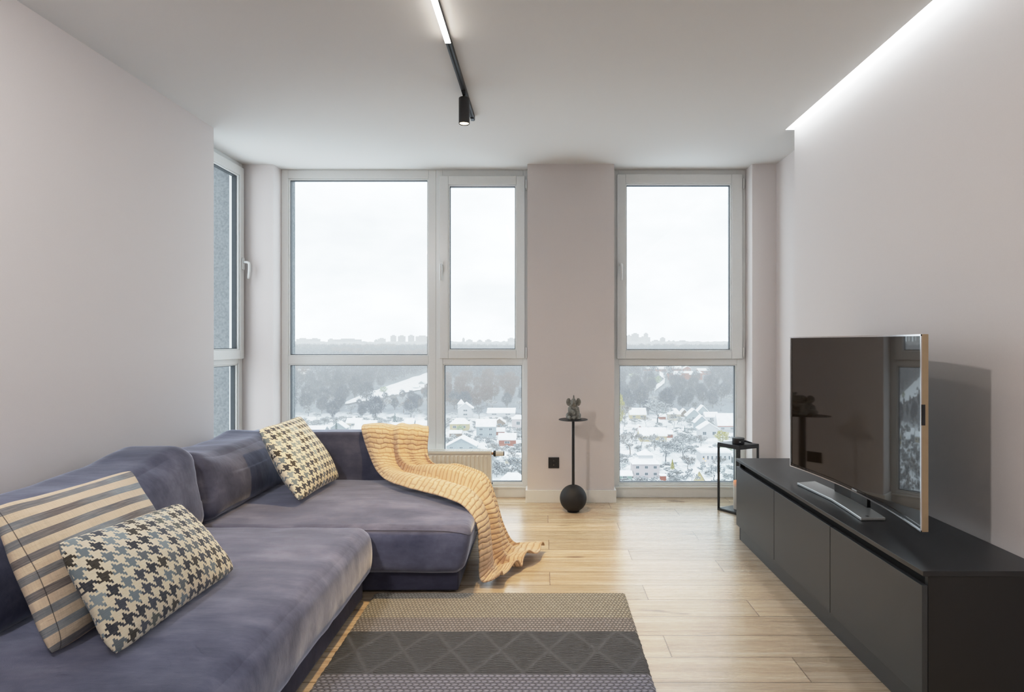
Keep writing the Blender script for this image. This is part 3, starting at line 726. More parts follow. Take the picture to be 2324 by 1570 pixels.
# ------------------------------------------------------------------ knitted throw
def catmull(P, t):
    n = len(P) - 1; i = min(int(t), n - 1); f = t - i
    p0, p1, p2, p3 = P[max(i - 1, 0)], P[i], P[i + 1], P[min(i + 2, n)]
    return .5 * ((2 * p1) + (p2 - p0) * f + (2 * p0 - 5 * p1 + 4 * p2 - p3) * f * f + (3 * p1 - p0 - 3 * p2 + p3) * f ** 3)
def blanket():
    S = [  # left/front edge, right/back edge, surface normal, fold height
        ((-1.20, 4.475, .36), (-.83, 4.475, .34), (0, 1, 0), .010),
        ((-1.21, 4.470, .62), (-.83, 4.465, .62), (0, 1, .2), .014),
        ((-1.222, 4.42, .702), (-.80, 4.41, .694), (0, .4, 1), .009),
        ((-1.218, 4.268, .700), (-.765, 4.262, .682), (0, -.6, .8), .013),
        ((-1.165, 4.235, .56), (-.765, 4.235, .55), (0, -1, .1), .026),
        ((-1.06, 4.10, .432), (-.70, 4.20, .455), (0, -.6, .8), .028),
        ((-.885, 3.85, .412), (-.56, 4.16, .452), (0, -.1, 1), .034),
        ((-.62, 3.64, .402), (-.45, 4.12, .425), (0, 0, 1), .034),
        ((-.45, 3.50, .382), (-.375, 4.05, .392), (.5, -.1, .85), .030),
        ((-.362, 3.41, .30), (-.335, 3.98, .30), (1, -.2, .3), .030),
        ((-.345, 3.35, .17), (-.285, 3.93, .17), (1, -.25, .1), .030),
        ((-.335, 3.33, .045), (-.21, 3.92, .05), (.7, -.4, .6), .028),
        ((-.285, 3.33, .012), (-.12, 3.93, .014), (.2, -.1, 1), .026),
        ((-.245, 3.335, .010), (.016, 3.865, .012), (0, 0, 1), .040)]
    L = [Vector(s[0]) for s in S]; R = [Vector(s[1]) for s in S]; Nn = [Vector(s[2]).normalized() for s in S]; Ah = [s[3] * (1.7 if k < 4 or k > 11 else 2.1) for k, s in enumerate(S)]
    NT_, NU = 190, 64
    mb = MB(); mb.uv = []
    along = 0; prev = None
    for a in range(NT_ + 1):
        t = a / NT_ * (len(S) - 1)
        l, r, nn = catmull(L, t), catmull(R, t), catmull(Nn, t).normalized()
        i = min(int(t), len(S) - 2); am = Ah[i] * (1 - t + i) + Ah[i + 1] * (t - i)
        mid = (l + r) / 2
        if prev is not None: along += (mid - prev).length
        prev = mid
        end = max(0, (t - 11.3) / 1.7)
        wdt = (r - l).length
        for b in range(NU + 1):
            u = b / NU
            # long folds running down the throw: broad front fold, a deep crease, a second fold, rolled back edge
            g = lambda c, w: math.exp(-((u - c) / w) ** 2)
            dr = .03 * math.sin(t * .9)
            fold = .75 * g(.20 + dr, .20) + .95 * g(.56 + dr, .085) - .35 * g(.46 + dr, .045) + .75 * g(.80 + dr, .13) + .55 * g(.985, .03)
            fold *= math.sin(min(1, (u + .02) * 8) * PI / 2) * math.sin(min(1, (1.03 - u) * 14) * PI / 2)
            fold *= (1 - .5 * end)
            if t < 4: fold *= 1 - .8 * max(0, (u - .8) / .2)
            # hem ripples on the floor
            rip = end * (.046 * (math.sin(u * 21 + .7) * .5 + .5) ** 2 + .020 * (math.sin(u * 9 + 2) * .5 + .5))
            p = l * (1 - u) + r * u + nn * (am * fold + .005)
            p += Vector((.012 * math.sin(u * 17 + 1) * end, -.030 * math.sin(u * 11 + .5) * end, rip))
            p += nn * (.004 * nz3(p, 9, 2))
            if t < 11.5 and 4.3 < t: p.z = max(p.z, .012)
            p.z = max(p.z, .006)
            mb.v.append(tuple(p)); mb.uv.append((along, u * .62))
    w = NU + 1
    for a in range(NT_):
        for b in range(NU):
            mb.f.append((a * w + b, a * w + b + 1, (a + 1) * w + b + 1, (a + 1) * w + b))
    o = mb.build('throw_blanket', 'knit', None, smooth=True)
    s = o.modifiers.new('thick', 'SOLIDIFY'); s.thickness = .007; s.offset = 1
    tag(o, 'beige knitted throw draped over the chaise end and trailing on the floor', 'blanket')
blanket()

# ------------------------------------------------------------------ rug
def make_rug():
    x0, x1, y0, y1 = -.855, .411, 1.55, 3.238
    nx, ny = 90, 120
    mb = MB()
    for j in range(ny + 1):
        for i in range(nx + 1):
            x = x0 + (x1 - x0) * i / nx; y = y0 + (y1 - y0) * j / ny
            e = min(x - x0, x1 - x, y - y0, y1 - y)
            if i in (0, nx): x += .0015 * math.sin(y * 150) + .003 * nz3((y * 12, 0, 1), 1, 3)
            if j in (0, ny): y += .0025 * math.sin(x * 160)
            z = .014 if e > .006 else .004
            if 2.436 < y < 2.795 and e > .006:
                def dist(d): f = (d + .5) % 1 - .5; return abs(f)
                d1 = (x - .02) / .198 + (y - 2.615) * 2.78; d2 = (x - .02) / .198 - (y - 2.615) * 2.78
                z += .003 * max(0, 1 - min(dist(d1), dist(d2)) / .13)
            mb.v.append((x, y, z + .0015 * nz3((x * 6, y * 6, 0), 1, 2) * (e > .006)))
    w = nx + 1
    for j in range(ny):
        for i in range(nx): mb.f.append((j * w + i, j * w + i + 1, (j + 1) * w + i + 1, (j + 1) * w + i))
    b = len(mb.v)
    mb.v += [(x0, y0, .001), (x1, y0, .001), (x1, y1, .001), (x0, y1, .001)]; mb.f.append((b + 3, b + 2, b + 1, b))
    o = mb.build('rug', 'rug_wool', None, smooth=True)
    tag(o, 'woven wool rug in beige and grey bands with raised diamond pattern', 'rug')
make_rug()

# ------------------------------------------------------------------ TV console
XC = 1.25
con = thing('tv_console', (1.46, 3.13, 0), 'long low charcoal sideboard against the right wall under the television', 'sideboard')
MB().box(XC, 1.677, 2.105, 4.155, .5075, .525).build('top', 'console_top', con, bevel=.0015)
mb = MB(); mb.box(XC + .021, 1.677, 2.112, 2.130, 0, .5075)
mb.build('side_panel', 'console_side', con, bevel=.001)
MB().box(XC + .021, 1.677, 4.130, 4.148, 0, .5075).build('side_panel', 'console_side', con, bevel=.001)
MB().box(XC + .024, 1.677, 2.130, 4.130, .096, .115).build('bottom_panel', 'console_side', con)
MB().box(XC + .050, XC + .066, 2.130, 4.130, .40, .5075).build('grip_recess', 'recess_black', con)
MB().box(1.662, 1.677, 2.130, 4.130, .115, .5075).build('back_panel', 'console_side', con)
MB().box(XC + .022, XC + .038, 2.130, 4.130, 0, .094).build('plinth', 'console_front', con)
for a, b in ((2.110, 2.788), (2.791, 3.468), (3.471, 4.148)):
    MB().box(XC, XC + .019, a + .001, b - .001, .097, .475).build('door', 'console_front', con, bevel=.0012)

# ------------------------------------------------------------------ curved television
def make_tv():
    tv = thing('television', (1.41, 2.91, .5255), 'large curved black television with bronze edge standing on the sideboard', 'television')
    y0, y1, z0, z1 = 2.298, 3.52, .597, 1.308
    sag, xe = .056, 1.360
    ym, hw = (y0 + y1) / 2, (y1 - y0) / 2
    def X(y): return xe + sag * (1 - ((y - ym) / hw) ** 2)
    def slab(ya, yb, za, zb, da, db, n=40):
        mb = MB()
        for i in range(n + 1):
            y = ya + (yb - ya) * i / n
            x = X(y)
            mb.v += [(x + da, y, za), (x + da, y, zb), (x + db, y, zb), (x + db, y, za)]
        for i in range(n):
            a, b = i * 4, i * 4 + 4
            for k in range(4): mb.f.append((a + k, a + (k + 1) % 4, b + (k + 1) % 4, b + k))
        mb.f += [(3, 2, 1, 0), (n * 4, n * 4 + 1, n * 4 + 2, n * 4 + 3)]
        return mb
    bz = .006
    slab(y0 + bz, y1 - bz, z0 + .016, z1 - bz, .002, .01, 64).build('screen', 'screen_glass', tv, smooth=False).data.shade_smooth()
    o = tv.children[-1]; e = o.modifiers.new('es', 'EDGE_SPLIT'); e.split_angle = .5
    slab(y0 + bz, y1 - bz, z0 + .005, z0 + .016, -.001, .01).build('lower_bezel', 'piano_black', tv)
    # thin chrome line round the front, bronze band round the side
    mb = slab(y0, y1, z0, z0 + .005, -.004, .006); mb2 = slab(y0, y1, z1 - .006, z1, -.004, .006)
    mb.add(mb2.v, mb2.f)
    mb3 = slab(y0, y0 + .006, z0, z1, -.004, .0005, 1); mb.add(mb3.v, mb3.f)
    mb3 = slab(y1 - .006, y1, z0, z1, -.004, .006, 1); mb.add(mb3.v, mb3.f)
    part(mb.build('front_bezel', 'chrome', tv), 'thin chrome rim round the screen')
    mb = slab(y0 - .0005, y0 + .004, z0, z1, .0005, .0235, 1)
    m2 = slab(y1 - .004, y1 + .0005, z0, z1, .006, .022, 1); mb.add(m2.v, m2.f)
    m2 = slab(y0, y1, z1 - .004, z1 + .0005, .006, .022); mb.add(m2.v, m2.f)
    part(mb.build('side_band', 'bronze', tv), 'bronze metal edge band')
    slab(y0 + .004, y1 - .004, z0 + .002, z1 - .004, .011, .021).build('back_shell', 'tv_back', tv)
    mb = slab(y0 + .25, y1 - .25, z0 + .05, z1 - .25, .021, .055); mb.build('back_housing', 'tv_back', tv, bevel=.01)
    mb = MB(); mb.box(xe - .001, xe + .012, y0 - .0012, y0 - .0004, .98, 1.055)
    mb.build('port_cover', 'tv_back', tv)
    # emblem in the middle of the lower edge
    MB().box(X(ym) - .0035, X(ym) - .0012, ym - .022, ym + .022, z0 + .007, z0 + .013).build('emblem', 'silver', tv)
    # stand: flat boomerang foot and a dark neck
    def foot(off, zz):
        pts = []
        A = [PT(1810, 1104, 3.385), PT(1878, 1143, 2.985), PT(1945, 1187, 2.69)]
        return A
    front = [(1.338, 3.375), (1.350, 3.20), (1.362, 3.03), (1.352, 2.86), (1.338, 2.695)]
    back = [(1.445, 2.70), (1.462, 2.86), (1.470, 3.03), (1.462, 3.20), (1.448, 3.41)]
    mb = MB().prism(front + back, .5258, .5385)
    ft = part(mb.build('stand_foot', 'silver', tv, bevel=.003), 'brushed silver stand foot')
    MB().box(1.372, 1.384, 2.715, 2.727, .5386, .5392).build('emblem', 'tv_back', ft)
    mb = MB(); mb.prism([(1.447, 2.86), (1.463, 2.86), (1.468, 3.02), (1.463, 3.18), (1.447, 3.18), (1.452, 3.02)], .5385, .70)
    mb.build('stand_neck', 'piano_black', tv)
make_tv()

# ------------------------------------------------------------------ lantern by the window
def make_lantern():
    L, Fc, R = Vector((1.326, 4.879, 0)), Vector((1.440, 4.706, 0)), Vector((1.618, 4.800, 0))
    B = L + R - Fc
    c = (L + R) / 2
    lt = thing('lantern', c, 'tall black metal lantern with glass sides behind the sideboard end', 'lantern')
    cs = [L, Fc, R, B]
    z1 = .515; w = .013
    def ins(p, k=.0065): return p + (c - p).normalized() * k * 1.414
    q = [ins(p) for p in cs]
    mb = MB()
    for p in q: mb.bar((p.x, p.y, .0), (p.x, p.y, z1 - .013), w, up=(Fc - L).normalized())
    for i in range(4):
        a, b = q[i], q[(i + 1) % 4]
        mb.bar((a.x, a.y, .0075), (b.x, b.y, .0075), w, h=.015)
        mb.bar((a.x, a.y, z1 - .022), (b.x, b.y, z1 - .022), w, h=.016)
    mb.build('frame', 'black_metal', lt)
    MB().prism([(p.x, p.y) for p in cs], z1 - .014, z1).build('top_plate', 'black_metal', lt, bevel=.0015)
    MB().prism([(p.x, p.y) for p in q], .010, .017).build('base_plate', 'console_front', lt)
    for i in range(4):
        a, b = q[i], q[(i + 1) % 4]
        MB().add([(a.x, a.y, .015), (b.x, b.y, .015), (b.x, b.y, z1 - .03), (a.x, a.y, z1 - .03)], [(0, 1, 2, 3)]).build('glass_pane', 'lantern_glass', lt)
    cx, cy = c.x, c.y
    cd = thing('candle', (cx, cy, .0175), 'white pillar candle with orange glow inside the black lantern', 'candle')
    t = NT('candle_lit'); co = t.n('TexCoord').outputs['Object']; sp_ = t.n('SeparateXYZ', {0: co})
    g = t.maprange(sp_.outputs[2], .16, .225)
    ccol = t.mix(g, (.66, .63, .60), (1.0, .42, .20))
    M['candle_lit'] = t.bsdf(ccol, .5, 0, None, Emission_Color=(1.0, .30, .10, 1), Emission_Strength=t.m('MULTIPLY', t.m('POWER', g, 2.0), .55))
    MB().lathe((cx, cy, .0175), [(.034, 0), (.035, .003), (.035, .206), (.033, .212), (.026, .206), (.006, .198)], 32).build('wax', 'candle_lit', cd, smooth=True)
    MB().tube([(cx, cy, .213), (cx + .001, cy, .235)], .0015, 6).build('wick', 'black_matte', cd)
    MB().lathe((cx, cy, .228), [(.001, 0), (.005, .008), (.0045, .016), (.0005, .032)], 12).build('flame', 'flame', cd, smooth=True)
    # small round gadget with a white mark on top
    gx, gy = WX(1675.5, 4.80), 4.80
    gd = thing('round_gadget', (gx, gy, z1), 'small round black device with white mark on top of the lantern', 'device')
    MB().lathe((gx, gy, z1 + .0005), [(.043, 0), (.0445, .003), (.0445, .036), (.046, .0365), (.046, .043), (.044, .046), (.0, .0465)], 40).build('body', 'black_metal', gd, smooth=False, bevel=0)
    b = gd.children[-1]; b.data.shade_smooth(); b.modifiers.new('es', 'EDGE_SPLIT').split_angle = .6
    mb = MB(); 
    for k in range(7):
        a = -PI / 2 + (k - 3) * .045
        mb.add([(gx + .0452 * math.cos(a - .022), gy + .0452 * math.sin(a - .022), z1 + zz) for zz in (.019, .0235)] + [(gx + .0452 * math.cos(a + .022), gy + .0452 * math.sin(a + .022), z1 + zz) for zz in (.0235, .019)], [(0, 1, 2, 3)])
    mb.build('white_mark', 'white_trim', gd)
    MB().tube([(gx + .044, gy + .004, z1 + .022), (gx + .062, gy + .004, z1 + .018), (gx + .085, gy + .006, z1 + .011), (gx + .105, gy + .008, z1 + .006)], [.007, .007, .006, .004], 8).build('cable', 'black_matte', gd, smooth=True)
make_lantern()

# ------------------------------------------------------------------ side table with ball foot, elephant
TX, TY = .223, 4.833
tb = thing('side_table', (TX, TY, 0), 'slim black side table with ball foot standing before the wall pillar', 'side table')
r = .1015
prof = [(.045, 0.0)] + [(r * math.cos(a), .100 + r * math.sin(a) ) for a in np.linspace(-1.10, PI / 2 - .02, 26)]
prof[1] = (prof[1][0], max(prof[1][1], .004))
MB().lathe((TX, TY, 0), prof, 48).build('ball_foot', 'black_matte', tb, smooth=True)
MB().tube([(TX, TY, .195), (TX, TY, .693)], .011, 16).build('pole', 'black_metal', tb, smooth=False)
MB().lathe((TX, TY, .691), [(.106, 0), (.110, .0015), (.110, .0045), (.108, .006)], 64).build('table_top', 'black_metal', tb, smooth=False)

def elephant():
    ex, ey, ez = TX + .002, TY - .005, .6972
    parts = []
    def ball(x, y, z, rx, ry, rz): parts.append((x, y, z, rx, ry, rz))
    def chain(pts, rs, n=7):
        for i in range(len(pts) - 1):
            for k in range(n):
                f = k / n; p = [pts[i][j] * (1 - f) + pts[i + 1][j] * f for j in range(3)]; rr = rs[i] * (1 - f) + rs[i + 1] * f
                ball(*p, rr, rr, rr)
        ball(*pts[-1], rs[-1], rs[-1], rs[-1])
    ball(0, .012, .052, .043, .038, .050); ball(0, .004, .082, .036, .032, .032); ball(0, .0, .100, .030, .028, .022)
    ball(0, -.008, .128, .023, .026, .024); ball(0, -.005, .143, .017, .020, .016)
    chain([(0, -.022, .112), (0, -.034, .130), (.0, -.037, .150), (0, -.032, .168), (0, -.026, .181)], [.012, .0105, .0085, .0065, .0045])
    ball(-.011, -.026, .114, .009, .010, .011); ball(.011, -.026, .114, .009, .010, .011)
    for s in (-1, 1):
        for k in range(6):
            a = -1.0 + k * .42
            ball(s * (.030 + .014 * math.cos(a)), -.002 - .004 * math.cos(a), .130 + .020 * math.sin(a), .013, .0055, .013)
        ball(s * .026, 0, .126, .014, .006, .020)
    chain([(.026, -.012, .082), (.033, -.028, .05), (.035, -.036, .016)], [.017, .0145, .0135]); ball(.036, -.041, .009, .0145, .015, .009)
    chain([(-.026, -.012, .084), (-.028, -.030, .066), (-.010, -.044, .062), (.001, -.049, .048)], [.017, .0155, .014, .0125])
    ball(-.038, .0, .026, .021, .032, .026); chain([(-.036, -.015, .018), (-.029, -.040, .013)], [.016, .014]); ball(-.027, -.047, .013, .0135, .009, .013)
    ball(.036, .004, .026, .022, .030, .026); chain([(.012, -.020, .018), (-.002, -.044, .014)], [.017, .014]); ball(-.002, -.049, .015, .0135, .009, .0145)
    import bmesh
    bm = bmesh.new()
    for (x, y, z, rx, ry, rz) in parts:
        g = bmesh.ops.create_icosphere(bm, subdivisions=2, radius=1.0)
        for v in g['verts']: v.co = Vector((v.co.x * rx + x, v.co.y * ry + y, max(v.co.z * rz + z, .0)))
    me = bpy.data.meshes.new('elephant_figurine'); bm.to_mesh(me); bm.free()
    me.materials.append(M['stone'])
    o = bpy.data.objects.new('elephant_figurine', me); COL.objects.link(o); o.location = (ex, ey, ez)
    md = o.modifiers.new('rm', 'REMESH'); md.mode = 'VOXEL'; md.voxel_size = .0022; md.use_smooth_shade = True
    sm = o.modifiers.new('sm', 'SMOOTH'); sm.factor = .5; sm.iterations = 2
    tag(o, 'grey stone sitting elephant figurine with raised trunk on the side table', 'figurine')
elephant()

# ------------------------------------------------------------------ wall outlet
ox, oz, oy = .080, .318, 5.0997
ou = thing('wall_outlet', (ox, oy, oz), 'square black power outlet low on the wall pillar', 'outlet')
mb = MB(); mb.box(ox - .043, ox + .043, oy - .009, oy, oz - .043, oz + .043); mb.build('cover_frame', 'outlet_black', ou, bevel=.002)
mb = MB(); mb.box(ox - .031, ox + .031, oy - .0115, oy - .009, oz - .031, oz + .031); mb.build('insert', 'black_metal', ou, bevel=.001)
mb = MB(); mb.add([(ox + rr * math.cos(2 * PI * k / 32), oy - dd, oz + rr * math.sin(2 * PI * k / 32)) for rr, dd in ((.021, .0135), (.019, .0135), (.0185, .0118), (.0, .0118)) for k in range(32)],
                  [(i * 32 + k, i * 32 + (k + 1) % 32, (i + 1) * 32 + (k + 1) % 32, (i + 1) * 32 + k) for i in range(3) for k in range(32)])
mb.build('socket_ring', 'outlet_black', ou)
mb = MB()
for s in (-1, 1): mb.tube([(ox + s * .0095, oy - .0122, oz), (ox + s * .0095, oy - .0128, oz)], .0026, 10)
mb.build('pin_hole', 'recess_black', ou)
for s in (-1, 1): MB().box(ox - .002, ox + .002, oy - .0132, oy - .012, oz + s * .0165 - .002, oz + s * .0165 + .002).build('earth_clip', 'chrome', ou)

# ------------------------------------------------------------------ radiator
def radiator():
    x0, x1, y0, y1, z0, z1 = -1.62, -.420, 5.10, 5.205, .105, .408
    rd = thing('radiator', (-1.02, 5.15, 0), 'low white panel radiator under the window behind the throw', 'radiator')
    MB().box(x0, x1, y0 + .012, y0 + .018, z0, z1 - .01).build('front_panel', 'radiator_white', rd, bevel=.002)
    n = 34; p = (x1 - x0 - .05) / n
    mb = MB()
    prof = []
    a = x0 + .03
    for k in range(n):
        c = a + k * p
        prof += [(c, 0), (c + p * .12, .006), (c + p * .55, .006), (c + p * .67, 0)]
    for zi in (z0 + .025, z0 + .035, z1 - .045, z1 - .035):
        flat = zi in (z0 + .025, z1 - .035)
        mb.v += [(x, y0 + .0118 - (0 if flat else d), zi) for x, d in prof]
    m = len(prof)
    for rr in range(3):
        for i in range(m - 1): mb.f.append((rr * m + i, rr * m + i + 1, (rr + 1) * m + i + 1, (rr + 1) * m + i))
    mb.build('front_ribs', 'radiator_white', rd)
    mb = MB(); mb.box(x0, x1, y0 + .002, y0 + .012, z1 - .022, z1 - .004); mb.box(x0, x1, y0 + .006, y0 + .012, z0, z0 + .022)
    mb.build('front_edge', 'radiator_white', rd, bevel=.003)
    MB().box(x0, x1, y1 - .012, y1, z0, z1 - .008).build('back_panel', 'radiator_white', rd)
    MB().box(x1 - .004, x1, y0 + .004, y1, z0 + .004, z1 - .002).build('side_cover', 'radiator_white', rd, bevel=.001)
    MB().box(x0, x0 + .004, y0 + .004, y1, z0 + .004, z1 - .002).build('side_cover', 'radiator_white', rd, bevel=.001)
    mb = MB(); mb.box(x0, x1, y0 + .002, y0 + .012, z1 - .004, z1); mb.box(x0, x1, y1 - .012, y1, z1 - .004, z1)
    k = 0; x = x0 + .01
    while x < x1 - .012:
        mb.box(x, x + .0055, y0 + .012, y1 - .012, z1 - .004, z1 - .0005); x += .0105
    mb.build('top_grille', 'radiator_white', rd)
    MB().box(x0 + .01, x1 - .01, y0 + .02, y1 - .014, z0 + .02, z1 - .03).build('inner_core', 'recess_black', rd)
    MB().box(x1 - .045, x1 - .022, y0 + .0045, y0 + .0055, z0 + .030, z0 + .036).build('maker_mark', 'white_trim', rd)
    v = MB().tube([(x1, 5.15, .382), (x1 + .018, 5.15, .382)], .012, 14).build('valve', 'copper_pipe', rd)
    MB().tube([(x1 + .014, 5.15, .382), (x1 + .020, 5.15, .382), (x1 + .032, 5.15, .382), (x1 + .034, 5.15, .382)], [.019, .026, .026, .021], 24).build('valve_collar', 'black_metal', v)
    MB().tube([(x1 + .034, 5.15, .382), (x1 + .055, 5.15, .382), (x1 + .096, 5.15, .382)], [.023, .022, .020], 24).build('thermostat_head', 'radiator_white', v)
    MB().tube([(x1 + .096, 5.15, .382), (x1 + .102, 5.15, .382)], .019, 24).build('thermostat_cap', 'black_metal', v)
    MB().tube([(x1 - .001, 5.16, .14), (x1 + .007, 5.16, .14)], .007, 12).build('vent_plug', 'black_metal', rd)
    for dx in (.022, .062):
        MB().tube([(x1 - dx, 5.15, 0), (x1 - dx, 5.15, .028), (x1 - dx, 5.15, .032), (x1 - dx, 5.15, .07), (x1 - dx, 5.15, .075), (x1 - dx, 5.15, z0 + .004)], [.011, .011, .009, .012, .0145, .0145], 12).build('pipe', 'copper_pipe', rd)
    for xx in (-1.4,):
        MB().box(xx, xx + .04, 5.14, 5.17, 0, z0).build('foot', 'radiator_white', rd)
radiator()

# ================================================================== OUTDOORS
PROF = [(60, -61.5), (200, -62), (260, -62.5), (290, -62), (350, -58), (435, -52), (520, -45), (600, -35), (700, -24), (850, -15), (1200, -14), (3000, -9), (7000, -4)]
def gz(Y):
    for (a, za), (b, zb) in zip(PROF, PROF[1:]):
        if Y <= b: return za + (zb - za) * (Y - a) / (b - a)
    return PROF[-1][1]
def yfrom(py):
    lo, hi = 100.0, 6500.0
    for _ in range(60):
        m = (lo + hi) / 2
        if VY + F * (H - gz(m)) / m > py: lo = m
        else: hi = m
    return (lo + hi) / 2

def terrain():
    ys = np.concatenate([np.linspace(60, 520, 60), np.linspace(540, 1200, 40), np.linspace(1300, 7000, 14)])
    mb = MB(); nx = 90
    for y in ys:
        for i in range(nx + 1):
            x = (-1.05 + 2.1 * i / nx) * (y + 60)
            b = .8 * noise.noise(Vector((x * .03, y * .03, 0))) if y < 1200 else 0
            mb.v.append((x, y, gz(y) - .5 + b))
    w = nx + 1
    for j in range(len(ys) - 1):
        for i in range(nx): mb.f.append((j * w + i, j * w + i + 1, (j + 1) * w + i + 1, (j + 1) * w + i))
    struct(mb.build('hill_terrain', 'snow_ground', None, smooth=True, loc=(0, 60, -70)))
    # distant canopy, far beyond the slope: nobody could count these crowns
    mb = MB(); ys2 = np.concatenate([np.linspace(1000, 1800, 34), np.linspace(1900, 3600, 20)]); nx = 260
    for y in ys2:
        for i in range(nx + 1):
            x = (-.62 + 1.24 * i / nx) * y
            hgt = 6 + 13 * abs(noise.noise(Vector((x * .018, y * .012, 4)))) + 5 * noise.noise(Vector((x * .06, y * .05, 1)))
            mb.v.append((x, y, gz(y) + hgt))
    w = nx + 1
    for j in range(len(ys2) - 1):
        for i in range(nx): mb.f.append((j * w + i, j * w + i + 1, (j + 1) * w + i + 1, (j + 1) * w + i))
    o = mb.build('distant_forest', 'far_woods', None, smooth=True, loc=(0, 1000, -16)); o['kind'] = 'stuff'
    tag(o, 'pale hazy forest on the plateau below the skyline', 'forest')
terrain()
def snowfield(name, fn, n=26, m=6):
    # open white patch on the wooded slope, laid on the terrain
    mb = MB()
    for i in range(n + 1):
        px, c, hgt = fn(i / n)
        for j in range(m + 1):
            Y = yfrom(c + hgt * (j / m * 2 - 1) + 2.5 * noise.noise(Vector((i * .6, j * 2.0, 3))))
            mb.v.append(((px - VX) * Y / F, Y, gz(Y) + .7 + .5 * noise.noise(Vector((i * .9, j * 1.3, 0)))))
    for i in range(n):
        for j in range(m): a = i * (m + 1) + j; mb.f.append((a, a + 1, a + m + 2, a + m + 1))
    struct(mb.build(name, 'snow_roof', None, smooth=True))
snowfield('terrain_clearing', lambda t: (783 + 210 * t, 916 - 58 * t, 2 + 17 * t ** .7))
snowfield('terrain_clearing_high', lambda t: (640 + 125 * t, 846 - 4 * t, 8 - 6 * t))
snowfield('terrain_path', lambda t: (1497 + 12 * math.sin(t * 5), 848 + 42 * t, 5), m=3)

OCC = []     # footprints (x, y, r) kept free of trees
